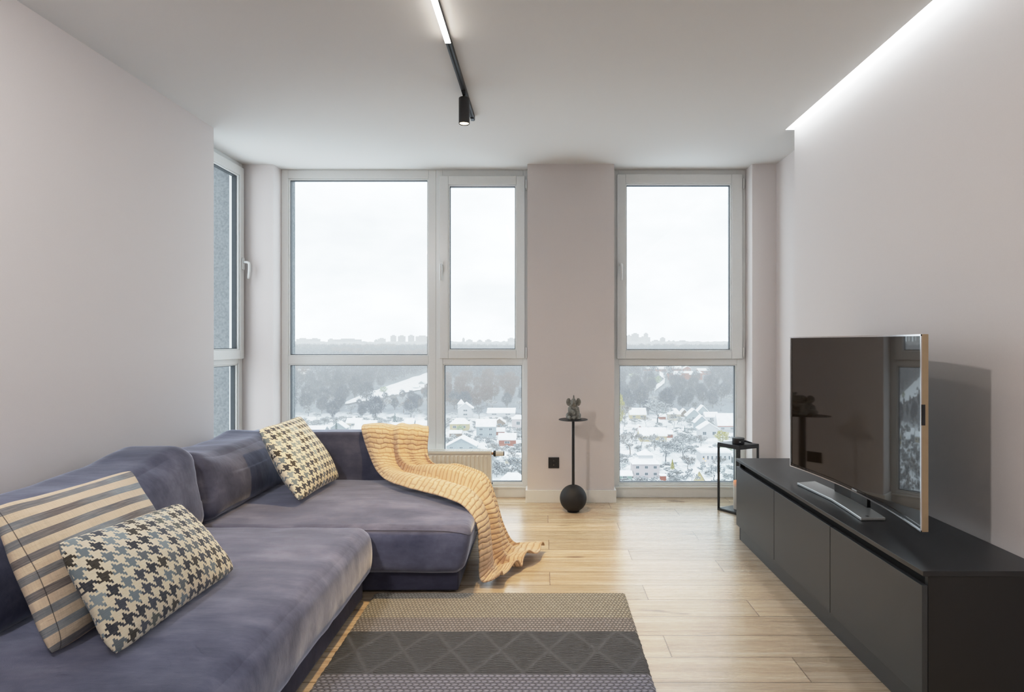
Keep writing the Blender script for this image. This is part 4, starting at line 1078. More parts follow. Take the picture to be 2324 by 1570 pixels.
# ------------------------------------------------------------------ houses
def house(px0, px1, pyb, wall, roof, kind, walls, label, dz=0.0, depth=None, wins=2, rows=1, roofm='snow_roof', gable='wall', cat='house', trim=None, balcony=False, name='house'):
    """px0..px1: width in the view, pyb: foot of the wall; wall/roof: heights in px at that distance"""
    Y = yfrom(pyb); k = Y / F
    x0, x1 = (px0 - VX) * k, (px1 - VX) * k; z0 = gz(Y); hw, hr = wall * k, roof * k
    w = x1 - x0; d = depth or max(w * .7, 6); y0, y1 = Y, Y + d
    xc = (x0 + x1) / 2
    OCC.append((xc, (y0 + y1) / 2, max(w, d) * .72))
    h = thing(name, (xc, (y0 + y1) / 2, z0), label, cat)
    zb = z0 - 3
    mb = MB().box(x0, x1, y0, y1, zb, z0 + hw)
    o = .45
    zt = z0 + hw + hr; ov = .5
    rf = MB(); th = .5
    if kind == 'gable_x':      # ridge runs left-right, roof slope faces the viewer
        ym = (y0 + y1) / 2
        for side_y in (y0 - ov, y1 + ov):
            rf.add([(x0 - ov, side_y, z0 + hw - .2), (x1 + ov, side_y, z0 + hw - .2), (x1 + ov, ym, zt), (x0 - ov, ym, zt),
                    (x0 - ov, side_y, z0 + hw - .2 + th), (x1 + ov, side_y, z0 + hw - .2 + th), (x1 + ov, ym, zt + th), (x0 - ov, ym, zt + th)],
                   [(0, 1, 2, 3), (4, 5, 6, 7), (0, 1, 5, 4), (1, 2, 6, 5), (2, 3, 7, 6), (3, 0, 4, 7)])
        mb.add([(x0, y0, z0 + hw), (x0, y1, z0 + hw), (x0, ym, zt), (x1, y0, z0 + hw), (x1, y1, z0 + hw), (x1, ym, zt)], [(0, 1, 2), (3, 4, 5)])
    elif kind == 'gable_y':    # gable faces the viewer
        for sx_ in (x0 - ov, x1 + ov):
            rf.add([(sx_, y0 - ov, z0 + hw - .3), (sx_, y1 + ov, z0 + hw - .3), (xc, y1 + ov, zt), (xc, y0 - ov, zt),
                    (sx_, y0 - ov, z0 + hw - .3 + th), (sx_, y1 + ov, z0 + hw - .3 + th), (xc, y1 + ov, zt + th), (xc, y0 - ov, zt + th)],
                   [(0, 1, 2, 3), (4, 5, 6, 7), (0, 1, 5, 4), (1, 2, 6, 5), (2, 3, 7, 6), (3, 0, 4, 7)])
        mb.add([(x0, y0, z0 + hw), (x1, y0, z0 + hw), (xc, y0, zt), (x0, y1, z0 + hw), (x1, y1, z0 + hw), (xc, y1, zt)], [(0, 1, 2), (3, 4, 5)])
    elif kind == 'hip':
        ym = (y0 + y1) / 2; c = min(w, d) * .42
        e = z0 + hw
        if w > d: r0, r1 = (x0 + c, ym, zt), (x1 - c, ym, zt)
        else: r0, r1 = (xc, y0 + c, zt), (xc, y1 - c, zt)
        A, B, C_, D = (x0 - ov, y0 - ov, e), (x1 + ov, y0 - ov, e), (x1 + ov, y1 + ov, e), (x0 - ov, y1 + ov, e)
        if w > d: rf.add([A, B, C_, D, r0, r1], [(0, 1, 5, 4), (1, 2, 5), (2, 3, 4, 5), (3, 0, 4), (3, 2, 1, 0)])
        else: rf.add([A, B, C_, D, r0, r1], [(0, 1, 4), (1, 2, 5, 4), (2, 3, 5), (3, 0, 4, 5), (3, 2, 1, 0)])
    else:                      # flat roof under a slab of snow
        rf.box(x0 - .4, x1 + .4, y0 - .4, y1 + .4, z0 + hw, z0 + hw + max(hr, .4))
    mb.build('wall', walls, h)
    ro = rf.build('roof', roofm, h)
    if trim: MB().box(x0 - ov, x1 + ov, y0 - ov - .06, y0 - ov, z0 + hw - .5, z0 + hw - .1).build('eave_board', trim, h)
    ww, wh = w / max(wins * 2.4, 3), hw / max(rows * 2.3, 2)
    for rr in range(rows):
        for c_ in range(wins):
            cx = x0 + w * (c_ + .5) / wins; cz = z0 + hw * (rr + .52) / rows
            f = MB().box(cx - ww / 2, cx + ww / 2, y0 - .06, y0 - .01, cz - wh / 2, cz + wh / 2).build('window', 'plaster_white', h)
            MB().box(cx - ww / 2 * .8, cx - ww * .03, y0 - .10, y0 - .06, cz - wh / 2 * .82, cz + wh / 2 * .82).add([], []).box(cx + ww * .03, cx + ww / 2 * .8, y0 - .10, y0 - .06, cz - wh / 2 * .82, cz + wh / 2 * .82).build('pane', 'pane_dark', f)
    if balcony:
        zz = z0 + hw * .42
        b = MB().box(x0, x1, y0 - 1.4, y0, zz - .15, zz)
        b.box(x0, x1, y0 - 1.4, y0 - 1.32, zz + .85, zz + .95)
        for q in range(12): b.box(x0 + (w - .1) * q / 11, x0 + (w - .1) * q / 11 + .1, y0 - 1.4, y0 - 1.32, zz, zz + .9)
        b.build('balcony', 'plaster_white', h)
    return h, (x0, x1, y0, y1, z0, hw, hr, k)

# right window, near to far
h, g = house(1437, 1497, 1083, 30, 14, 'hip', 'plaster_pink', 'white two storey house with hipped snowy roof in the nearest garden row', wins=3, rows=2)
x0, x1, y0, y1, z0, hw, hr, k = g
mb = MB().box(x0 + 3, x1 - 2.5, y0 + 3, y1 - 1, z0 + hw, z0 + hw + 3.6); mb.build('upper_storey', 'plaster_white', h)
A = [(x0 + 2.5, y0 + 2.4, z0 + hw + 3.6), (x1 - 2, y0 + 2.4, z0 + hw + 3.6), (x1 - 2, y1 - .5, z0 + hw + 3.6), (x0 + 2.5, y1 - .5, z0 + hw + 3.6), ((x0 + x1) / 2, (y0 + y1) / 2 + .5, z0 + hw + 6.2)]
MB().add(A, [(0, 1, 4), (1, 2, 4), (2, 3, 4), (3, 0, 4)]).build('upper_roof', 'snow_roof', h)
house(1571, 1602, 1100, 4, 28, 'gable_y', 'plaster_yellow', 'steep yellow gable with white snow edges at the bottom of the right window', wins=1, depth=7)
house(1453, 1513, 1000, 11, 15, 'gable_x', 'plaster_yellow', 'long low house with broad snowy roof slope and a yellow wall corner', wins=3)
house(1512, 1527, 991, 6, 6, 'gable_x', 'brick_red', 'small brick annex at the end of the long low house', wins=1)
house(1446, 1458, 977, 6, 5, 'gable_y', 'brick_red', 'tiny red brick gable shed behind the long low house', wins=0, cat='shed', name='shed')
house(1430, 1466, 950, 9, 13, 'gable_x', 'plaster_yellow', 'long white roofed house beside the big frosted tree', wins=2)
house(1518, 1545, 953, 13, 13, 'hip', 'plaster_cream', 'cream house with pyramid roof behind a bare tree', wins=1)
house(1546, 1561, 944, 6, 9, 'gable_y', 'plank_brown', 'small brown gable between the pyramid roof and the wide gable', wins=0)
house(1559, 1592, 953, 9, 15, 'gable_y', 'plaster_grey', 'wide grey gable house with dark garage front', wins=1)
house(1583, 1608, 946, 11, 14, 'gable_y', 'plaster_grey', 'tall pointed grey gable house at the wood edge', wins=1)
house(1601, 1629, 955, 9, 9, 'gable_x', 'plaster_white', 'plain white roof strip beside the red trimmed house', wins=1)
house(1578, 1608, 975, 16, 15, 'gable_y', 'plaster_grey', 'grey gable house with one small upper window pair', wins=1)
house(1588, 1632, 993, 19, 14, 'gable_y', 'plaster_white', 'white gable house with broad snowy roof below the grey gable', wins=2)
house(1630, 1672, 980, 14, 25, 'gable_x', 'plaster_white', 'big white roofed house with red trim and a balcony', wins=2, trim='brick_red', balcony=True)
h, g = house(1592, 1660, 1050, 22, 4, 'flat', 'plaster_white', 'flat white pavilion with tall windows and orange lamps', wins=7, cat='pavilion', name='pavilion')
x0, x1, y0, y1, z0, hw, hr, k = g
for fx_ in (.06, .13): MB().lathe((x0 + (x1 - x0) * fx_, y0 - .4, z0 + hw * (.55 - fx_ * 3)), [(.05, 0), (.22, .15), (.22, .4), (.05, .55)], 8).build('lamp', 'lamp_far', h)
house(1663, 1692, 1049, 12, 4, 'flat', 'plaster_grey', 'low flat wing at the end of the white pavilion', wins=3)
house(1402, 1434, 1086, 7, 6, 'gable_x', 'shed_green', 'low pale green shed left of the two storey house', wins=1, cat='shed', name='shed')
house(1500, 1512, 1091, 11, 1, 'flat', 'brick_red', 'small red box shed right of the two storey house', wins=0, cat='shed', name='shed', depth=3)
house(1497, 1511, 950, 5, 4, 'gable_x', 'brick_red', 'low red shed by the pyramid roof house', wins=0, cat='shed', name='shed')
# middle window
house(1081, 1124, 992, 24, 14, 'gable_x', 'plaster_grey', 'pale grey two storey house with two small dark windows', wins=2, rows=2)
house(1021, 1063, 976, 14, 12, 'hip', 'plaster_yellow', 'yellow house with hipped snowy roof left of the pale grey house', wins=2)
h, g = house(1040, 1072, 945, 18, 12, 'gable_y', 'plaster_white', 'white house with a pointed square tower at the wood edge', wins=1, rows=2)
x0, x1, y0, y1, z0, hw, hr, k = g
MB().box(x0 - .5, x0 + 3.6, y0 + 1, y0 + 5, z0, z0 + hw + 3).build('tower', 'plaster_white', h)
MB().add([(x0 - 1, y0 + .5, z0 + hw + 3), (x0 + 4.1, y0 + .5, z0 + hw + 3), (x0 + 4.1, y0 + 5.5, z0 + hw + 3), (x0 - 1, y0 + 5.5, z0 + hw + 3), (x0 + 1.6, y0 + 3, z0 + hw + 6.5)], [(0, 1, 4), (1, 2, 4), (2, 3, 4), (3, 0, 4)]).build('tower_roof', 'snow_roof', h)
house(1106, 1168, 943, 6, 8, 'gable_x', 'plaster_white', 'long low white roof against the dark wood', wins=2)
house(1121, 1146, 967, 8, 9, 'gable_y', 'plank_brown', 'small hip shaped roof right behind the pale grey house', wins=1)
house(1116, 1144, 985, 6, 6, 'gable_x', 'brick_red', 'low orange shed right of the pale grey house', wins=0, cat='shed', name='shed')
house(1162, 1190, 970, 19, 9, 'hip', 'plaster_pink', 'pinkish house at the right edge of the middle window', wins=1)
house(1132, 1170, 1010, 12, 12, 'gable_x', 'brick_red', 'brick shed with bright white roof slope', wins=1, cat='shed', name='shed')
house(1013, 1080, 1020, 8, 17, 'gable_y', 'plaster_grey', 'broad low gable house just above the radiator', wins=3)
house(1020, 1046, 990, 7, 4, 'gable_x', 'plank_brown', 'low brown shed before the yellow house', wins=0, cat='shed', name='shed')
house(1147, 1192, 1050, 9, 9, 'gable_x', 'plaster_cream', 'small cream house half hidden in frosted bushes', wins=2)
house(1134, 1192, 1104, 8, 20, 'hip', 'plaster_grey', 'wide snowy roof at the foot of the middle window', wins=0)
# left window
house(804, 850, 989, 12, 20, 'gable_x', 'plaster_yellow', 'big snowy roofed house left of the throw', wins=2)
house(786, 813, 1001, 7, 15, 'gable_y', 'plaster_yellow', 'yellow gable house before the big snowy roof', wins=1)
house(786, 818, 967, 7, 9, 'gable_x', 'plaster_cream', 'small cream house behind the big snowy roof', wins=1)
house(750, 784, 981, 10, 12, 'gable_y', 'plaster_grey', 'grey snowed gable house nearest the houndstooth cushion', wins=1)
house(888, 914, 981, 8, 12, 'gable_x', 'plaster_grey', 'low house with flat snowy slope over the throw', wins=2)
house(920, 938, 976, 14, 10, 'gable_x', 'plaster_grey', 'narrow grey house beside the window mullion', wins=1)
house(944, 978, 976, 11, 8, 'gable_x', 'plaster_cream', 'cream house with two windows at the mullion', wins=2)
house(690, 735, 986, 8, 9, 'gable_x', 'plaster_grey', 'low snowy house behind the houndstooth cushion', wins=1)
house(950, 962, 873, 4, 4, 'gable_y', 'plaster_grey', 'tiny hut on top of the white hillside clearing', wins=0, cat='hut', name='hut')
house(938, 950, 882, 3, 4, 'gable_x', 'plaster_grey', 'tiny low hut on the white hillside clearing', wins=0, cat='hut', name='hut')
house(868, 878, 901, 3, 3, 'gable_x', 'plank_brown', 'tiny brown hut at the foot of the white hillside clearing', wins=0, cat='hut', name='hut')
house(728, 751, 842, 5, 4, 'gable_x', 'plaster_grey', 'pale house high on the left hillside', wins=2)
house(735, 752, 848, 3, 4, 'gable_x', 'plaster_grey', 'pale roof just below the house high on the left hillside', wins=1)
house(704, 716, 845, 3, 3, 'gable_x', 'plaster_grey', 'leftmost tiny roof on the left hillside', wins=0, cat='hut', name='hut')
# red brick complex on the slope
h, g = house(1522, 1588, 860, 10, 6, 'gable_x', 'brick_red', 'large red brick building with towers on the wooded slope', wins=9, rows=2, cat='building', name='brick_building')
x0, x1, y0, y1, z0, hw, hr, k = g
for fx_ in (0, .5, 1):
    cx = x0 + (x1 - x0) * fx_; tw = 2.2 if fx_ != .5 else 3.4
    MB().box(cx - tw, cx + tw, y0 - 1.5, y0 + 3, z0 - 4, z0 + hw + 1.5).build('tower', 'brick_red', h)
    MB().add([(cx - tw - .3, y0 - 1.8, z0 + hw + 1.5), (cx + tw + .3, y0 - 1.8, z0 + hw + 1.5), (cx + tw + .3, y0 + 3.3, z0 + hw + 1.5), (cx - tw - .3, y0 + 3.3, z0 + hw + 1.5), (cx, y0 + .7, z0 + hw + 3.6)], [(0, 1, 4), (1, 2, 4), (2, 3, 4), (3, 0, 4)]).build('tower_roof', 'snow_roof', h)
house(1490, 1512, 842, 5, 4, 'gable_x', 'brick_red', 'red building with long roof above the brick complex', wins=3, cat='building', name='brick_building')
house(1463, 1482, 841, 4, 4, 'hip', 'brick_red', 'leftmost small red building above the wood', wins=2, cat='building', name='brick_building')
house(1528, 1546, 840, 4, 5, 'gable_x', 'brick_red', 'red building under the window transom', wins=2, cat='building', name='brick_building')
house(1552, 1568, 843, 7, 5, 'gable_y', 'brick_red', 'red gable building behind the brick complex', wins=2, cat='building', name='brick_building')
house(1585, 1613, 849, 8, 4, 'gable_x', 'brick_red', 'rightmost pale red block of the brick complex', wins=3, cat='building', name='brick_building')

# ------------------------------------------------------------------ skyline towers
def tower(px0, px1, pyt, mat, label, crown=0, Y=5000.0, pyb=781):
    k = Y / F; x0, x1 = (px0 - VX) * k, (px1 - VX) * k; z1 = WZ(pyt, Y); z0 = gz(Y) - 4
    t = thing('apartment_tower', ((x0 + x1) / 2, Y, z0), label, 'apartment building')
    MB().box(x0, x1, Y, Y + 25, z0, z1).build('wall', mat, t)
    MB().box(x0 + (x1 - x0) * .25, x1 - (x1 - x0) * .25, Y + 4, Y + 18, z1, z1 + 7).build('roof_house', mat, t)
    return t
tower(672, 700, 769, 'tower_pale', 'leftmost long pale slab block on the skyline')
tower(702, 725, 769, 'tower_grey', 'slab block right next to the leftmost skyline slab', Y=5200)
tower(744, 757, 770, 'tower_pale', 'short pale block left of the longest skyline slab')
tower(758, 819, 770, 'tower_grey', 'longest low grey slab block on the skyline', Y=5200)
tower(849, 857, 772, 'tower_grey', 'small low grey block on the skyline, left of the four towers')
tower(857, 874, 768.5, 'tower_pale', 'faint pale block on the skyline, left of the four towers', Y=5600)
tower(886, 898, 762, 'tower_grey', 'first and slimmest of the four grey skyline towers in the left window')
tower(903, 919, 762.5, 'tower_grey', 'second of the four grey skyline towers in the left window', Y=5100)
tower(926, 939, 761.5, 'tower_grey', 'third of the four grey skyline towers in the left window')
tower(943, 973, 763, 'tower_rose', 'widest, rosy one of the four skyline towers, at the mullion', Y=5200)
tower(1049, 1054, 768, 'tower_grey', 'thin needle like tower on the skyline of the middle window')
tower(1058, 1072, 771.5, 'tower_pale', 'faint pale pair of blocks beside the thin skyline needle', Y=5500)
tower(1083, 1094, 772.5, 'tower_grey', 'small grey block in the centre of the middle window skyline')
tower(1101, 1115, 771.5, 'tower_grey', 'wider grey block right of centre on the middle window skyline')
tower(1152, 1168, 768, 'tower_pale', 'stepped pale block at the right end of the middle window skyline', Y=5400)
tower(1423, 1433, 761.5, 'tower_rose', 'rosy tower at the left edge of the right window skyline')
tower(1434, 1450, 757.5, 'tower_grey', 'tallest broad grey tower of the right window skyline')
tower(1450, 1476, 765, 'tower_pale', 'pale wide block in front of the two tallest right skyline towers', Y=4900)
tower(1462, 1471, 757, 'tower_grey', 'slim dark topped tower beside the tallest broad tower', Y=5100)
tower(1480, 1498, 773, 'tower_rose', 'low rosy block right of the tall tower cluster')
tower(1499, 1510, 767, 'tower_grey', 'lone pale grey tower between low blocks in the right window')
tower(1515, 1523, 774, 'tower_grey', 'first of two little grey blocks right of the lone tower')
tower(1525, 1533, 774, 'tower_grey', 'second of two little grey blocks right of the lone tower', Y=5100)
tower(1536, 1563, 774, 'tower_grey', 'long low grey block on the right window skyline')

# ------------------------------------------------------------------ trees
def bare_tree_mesh(name, seed, height=1.0, mat='bare_twigs', levels=5, spread=.6, rmin=.0045):
    rn = random.Random(seed); V = []; Fc = []
    def seg(p, q, r0, r1):
        d = (q - p).normalized(); a = d.cross(Vector((.3, .9, .2))).normalized(); b = d.cross(a)
        base = len(V)
        for e, rr in ((p, r0), (q, r1)):
            for k in range(3):
                V.append(tuple(e + (a * math.cos(2.094 * k) + b * math.sin(2.094 * k)) * max(rr, rmin)))
        for k in range(3): Fc.append((base + k, base + (k + 1) % 3, base + 3 + (k + 1) % 3, base + 3 + k))
    def grow(p, d, ln, r, lv):
        n = 2
        for s in range(n):
            q = p + d * ln / n; seg(p, q, r, r * .8); p = q; r *= .8
            d = (d + Vector((rn.uniform(-.22, .22), rn.uniform(-.22, .22), rn.uniform(-.02, .15)))).normalized()
        if lv == 0: return
        for k in range(rn.choice((3, 3, 4)) if lv > 1 else 4):
            a = rn.uniform(0, 2 * PI); up = rn.uniform(.25, .9)
            nd = (d * up + Vector((math.cos(a), math.sin(a), rn.uniform(-.15, .35))) * spread).normalized()
            grow(p - d * ln * rn.uniform(0, .3), nd, ln * rn.uniform(.62, .84), r * .75, lv - 1)
    grow(Vector((0, 0, -.05)), Vector((0, 0, 1)), .26, .020, levels)
    me = bpy.data.meshes.new(name); zs = max(v[2] for v in V)
    me.from_pydata([(x / zs, y / zs, z / zs) for x, y, z in V], [], Fc); me.materials.append(M[mat]); return me
def blade_crown(name, seed, n, mat, shape=(.36, .36, .42), zc=.58, size=.075, cone=False, thin=.16):
    rn = np.random.RandomState(seed); V = np.zeros((n * 3, 3)); 
    u = rn.normal(size=(n, 3)); u /= np.linalg.norm(u, axis=1)[:, None]
    r = rn.uniform(.45, 1.0, n) ** .6
    lump = 1 + .25 * np.sin(u[:, 0] * 5 + seed) * np.cos(u[:, 2] * 4 + seed * 2)
    c = u * (r * lump)[:, None] * np.array(shape) + np.array([0, 0, zc])
    if cone:
        z = rn.uniform(0, 1, n); rad = (1 - z) * .26 * np.sqrt(rn.uniform(.3, 1, n)); a = rn.uniform(0, 2 * PI, n)
        c = np.stack([rad * np.cos(a), rad * np.sin(a), .06 + z * .94], 1)
    d = rn.normal(size=(n, 3)) * .6 + (c - np.array([0, 0, zc - .25])) * 2.2; d /= np.linalg.norm(d, axis=1)[:, None]
    pr = np.cross(d, rn.normal(size=(n, 3))); pr /= np.linalg.norm(pr, axis=1)[:, None]
    V[0::3] = c - d * size * 1.2 + pr * size * thin; V[1::3] = c - d * size * 1.2 - pr * size * thin; V[2::3] = c + d * size * 1.5
    me = bpy.data.meshes.new(name); me.from_pydata(V.tolist(), [], [(3 * i, 3 * i + 1, 3 * i + 2) for i in range(n)])
    me.materials.append(M[mat]); return me
def trunk_mesh(name):
    mb = MB(); mb.tube([(0, 0, -.1), (.01, 0, .3), (0, .01, .75)], [.022, .017, .006], 5)
    me = bpy.data.meshes.new(name); me.from_pydata(mb.v, [], mb.f); me.materials.append(M['trunk_bark']); return me
def inst(name, me, loc, s, rz=0, parent=None, sxy=None):
    o = bpy.data.objects.new(name, me); COL.objects.link(o)
    if parent is not None: o.parent = parent
    else: o.location = loc; o.scale = (sxy or s, sxy or s, s); o.rotation_euler = (0, 0, rz)
    return o
BT = [bare_tree_mesh('bare_tree', s, mat='bare_twigs' if s % 2 else 'bare_brown', levels=5) for s in (1, 2, 3, 4)]
BUSH = [bare_tree_mesh('bush', s, mat='bare_twigs', levels=4, spread=.9, rmin=.016) for s in (11, 12, 13)]
CR = [blade_crown('crown', s, 1100, 'forest_grey', size=.06) for s in (1, 2, 3)] + [blade_crown('crown', 5, 1100, 'forest_rust', size=.06)]
TRK = trunk_mesh('trunk')
rnd = random.Random(5)
TREES = []
def free(x, y, r):
    for ox_, oy_, orr in OCC:
        if (x - ox_) ** 2 + (y - oy_) ** 2 < (orr + r) ** 2: return False
    for ox_, oy_, orr in TREES:
        if (x - ox_) ** 2 + (y - oy_) ** 2 < (orr + r) ** 2: return False
    return True
def at(px, py):
    Y = yfrom(py); return ((px - VX) * Y / F, Y, gz(Y))

def leafy(px, py, hpx, wpx, mats, label, crown_kw=None, name='tree', cat='tree', n=900):
    x, y, z = at(px, py); k = y / F; s = hpx * k; sxy = wpx * k / .72
    t = thing(name, (x, y, z), label, cat)
    t.scale = (sxy, sxy, s)
    kw = dict(size=.04, thin=.55); kw.update(crown_kw or {})
    c = blade_crown('crown', int(px), n, mats, **kw); inst('crown', c, None, 1, 0, t); inst('trunk', TRK, None, 1, 0, t)
    TREES.append((x, y, sxy * .6))
leafy(1409, 958, 62, 22, 'leaf_yellow', 'tall yellow green poplar at the left edge of the right window', dict(shape=(.34, .34, .47), zc=.5))
leafy(1640, 1003, 28, 32, 'leaf_yellow', 'yellow willow just above the lantern', dict(zc=.5))
leafy(1650, 1026, 26, 40, 'leaf_green', 'wide pale green hedge tree behind the white pavilion', dict(zc=.5))
leafy(1526, 1066, 24, 15, 'leaf_yellow', 'small conical yellow tree right of the two storey house', dict(cone=True))
leafy(1477, 872, 18, 18, 'leaf_green', 'light green tree on the wooded slope left of the snowy path', dict(zc=.5))
leafy(1492, 870, 18, 16, 'leaf_green', 'light green tree touching the snowy path on the wooded slope', dict(zc=.5))
leafy(1438, 858, 12, 24, 'leaf_green', 'pale green low tree at the upper left of the wooded slope', dict(zc=.5))
leafy(870, 890, 14, 18, 'leaf_green', 'olive tree above the white hillside clearing', dict(zc=.5))
leafy(896, 966, 28, 22, 'fir_green', 'dark snowy fir above the throw', dict(cone=True), cat='fir')
leafy(763, 985, 30, 14, 'fir_green', 'slim dark fir beside the grey gable house', dict(cone=True), cat='fir')
leafy(1505, 943, 18, 14, 'fir_green', 'dark fir left of the pyramid roof house', dict(cone=True), cat='fir')
leafy(1554, 980, 14, 7, 'fir_green', 'tiny dark cypress in the snowy gardens', dict(cone=True), cat='fir')
leafy(1044, 980, 16, 18, 'leaf_green', 'snowy green shrub before the yellow house', dict(zc=.5), name='shrub', cat='shrub')
leafy(1413, 1062, 12, 22, 'fir_green', 'green shrub beside the pale green shed', dict(zc=.5), name='shrub', cat='shrub')

# the big frosted trees one can point at
for (px, py, hpx, wf, v, lab) in ((1492, 958, 56, 1.05, 0, 'big spreading frosted tree right of the long white roofed house'),
                                  (1486, 1020, 40, .9, 1, 'frosted tree before the long low house'),
                                  (1418, 965, 50, .6, 3, 'thin frosted tree beside the yellow green poplar'),
                                  (1550, 1035, 38, 1.1, 2, 'brownish bushy tree between the pavilion and the two storey house'),
                                  (1530, 968, 34, .7, 1, 'bare tree standing before the pyramid roof house'),
                                  (1160, 1085, 56, .9, 0, 'large frosted tree under the radiator thermostat'),
                                  (1151, 967, 26, .6, 2, 'frosted tree left of the pinkish house'),
                                  (1166, 1052, 30, .8, 1, 'frosted tree beside the small cream house'),
                                  (1430, 1030, 52, .9, 3, 'frosted fruit tree left of the two storey house roof'),
                                  (1620, 1090, 40, 1.0, 0, 'dark frosted tree right of the yellow gable')):
    x, y, z = at(px, py); s = hpx * y / F
    o = inst('tree', BT[v], (x, y, z), s, rnd.uniform(0, 6), None, s * wf * 1.1); tag(o, lab, 'tree'); TREES.append((x, y, s * .5))

# garden trees between the houses
placed = 0
for _ in range(6000):
    if placed >= 128: break
    y = rnd.uniform(225, 505); x = rnd.uniform(-.44, .34) * y
    if -.03 * y < x < .10 * y and rnd.random() < .5: continue
    s = rnd.uniform(4.5, 9.5) if rnd.random() < .8 else rnd.uniform(9, 13)
    if not free(x, y, s * .64): continue
    z = gz(y)
    o = inst('tree', BT[rnd.randrange(4)], (x, y, z), s, rnd.uniform(0, 6.28), None, s * rnd.uniform(.8, 1.25))
    tag(o, 'small bare frosted garden tree, one of many alike among the village houses', 'tree', 'bare garden trees of the village'); TREES.append((x, y, s * .64)); placed += 1

# low scrub and snowed-in shrubs everywhere in the gardens: one mass
def scrub():
    rn = np.random.RandomState(3)
    base = []
    for me in BUSH:
        base.append((np.array([v.co[:] for v in me.vertices]), np.array([p.vertices[:] for p in me.polygons])))
    Vs, Fs, off = [], [], 0; c = 0
    while c < 3100:
        y = rn.uniform(222, 440); x = rn.uniform(-.46, .36) * y
        ok = all((x - a) ** 2 + (y - b) ** 2 > (r_ + 2.6) ** 2 for a, b, r_ in OCC) and all((x - a) ** 2 + (y - b) ** 2 > (r_ + 2.4) ** 2 for a, b, r_ in TREES)
        if not ok: continue
        v, f = base[rn.randint(3)]; s = rn.uniform(1.2, 3.6); a = rn.uniform(0, 6.28); ca, sa = math.cos(a), math.sin(a)
        w = np.stack([(v[:, 0] * ca - v[:, 1] * sa) * s * 1.4 + x, (v[:, 0] * sa + v[:, 1] * ca) * s * 1.4 + y, v[:, 2] * s * 1.15 + gz(y) - .34 * s], 1)
        Vs.append(w); Fs.append(f + off); off += len(v); c += 1
    me = bpy.data.meshes.new('garden_scrub'); V = np.concatenate(Vs); Fc = np.concatenate(Fs)
    V0 = np.array([0, 215, -62.0]); V = V - V0
    me.vertices.add(len(V)); me.vertices.foreach_set('co', V.ravel())
    me.loops.add(Fc.size); me.loops.foreach_set('vertex_index', Fc.ravel())
    me.polygons.add(len(Fc)); me.polygons.foreach_set('loop_start', np.arange(0, Fc.size, 4)); me.polygons.foreach_set('loop_total', np.full(len(Fc), 4))
    me.update(calc_edges=True); me.materials.append(M['bare_twigs'])
    o = bpy.data.objects.new('garden_scrub', me); COL.objects.link(o); o.location = tuple(V0); o['kind'] = 'stuff'
    tag(o, 'snowed in scrub and low bushes between the village houses', 'bushes')
scrub()

def clearing(px, py):
    # white hillside clearing and the open patch high on the left, and the snowy path by the brick complex
    if 780 < px < 990:
        c = 915 - (px - 790) * .28; hgt = 6 + (px - 780) * .09
        if abs(py - c) < hgt: return True
    if 650 < px < 765 and 832 < py < 852 - (px - 650) * .04: return True
    if 1485 + (py - 850) * .1 < px < 1512 + (py - 850) * .05 and 846 < py < 890: return True
    if 1460 < px < 1612 and 832 < py < 861: return True
    return False
# wooded slope: 290 nearest trees one by one, the rest as one mass
cand = []
for _ in range(14000):
    y = rnd.uniform(436, 985); q_ = rnd.uniform(-.50, .40); x = q_ * y
    if y < (442 if q_ < .03 else 462) + 18 * noise.noise(Vector((x * .02, 3, 1))): continue
    py = VY + F * (H - gz(y)) / y; px = VX + F * x / y
    if clearing(px, py) : continue
    s = rnd.uniform(11, 18) if y < 700 else rnd.uniform(10, 15)
    if py > 870 and clearing(px, py - s * F / y * .55): s *= .5
    cand.append((y, x, s))
cand.sort()
near = []; grid = {}
def okay(x, y, r):
    gx_, gy_ = int(x // 12), int(y // 12)
    for i in (-1, 0, 1):
        for j in (-1, 0, 1):
            for (a, b) in grid.get((gx_ + i, gy_ + j), ()):
                if (a - x) ** 2 + (b - y) ** 2 < r * r: return False
    grid.setdefault((gx_, gy_), []).append((x, y)); return True
rest = []; cnt = 0
for (y, x, s) in cand:
    vis = -.42 < x / y < -.02 or .10 < x / y < .32
    if not free(x, y, s * .5): continue
    if not okay(x, y, 6.5 if (cnt >= 130 or not vis) else 13.0): continue
    if cnt < 130 and vis and all((x - a) ** 2 + (y - b) ** 2 > ((s + c) * .52) ** 2 for a, b, c in rest):
        TREES.append((x, y, s * .5))
        t = bpy.data.objects.new('tree', None); COL.objects.link(t); t.location = (x, y, gz(y)); t.scale = (s, s, s); t.rotation_euler = (0, 0, rnd.uniform(0, 6.28))
        tag(t, 'bare grey tree, one of many alike in the wood on the slope', 'tree', 'trees of the wooded slope')
        rust = noise.noise(Vector((x * .01, y * .01, 5))) > .25
        inst('crown', CR[3 if rust else rnd.randrange(3)], None, 1, 0, t); inst('trunk', TRK, None, 1, 0, t)
        cnt += 1
    else: rest.append((x, y, s))
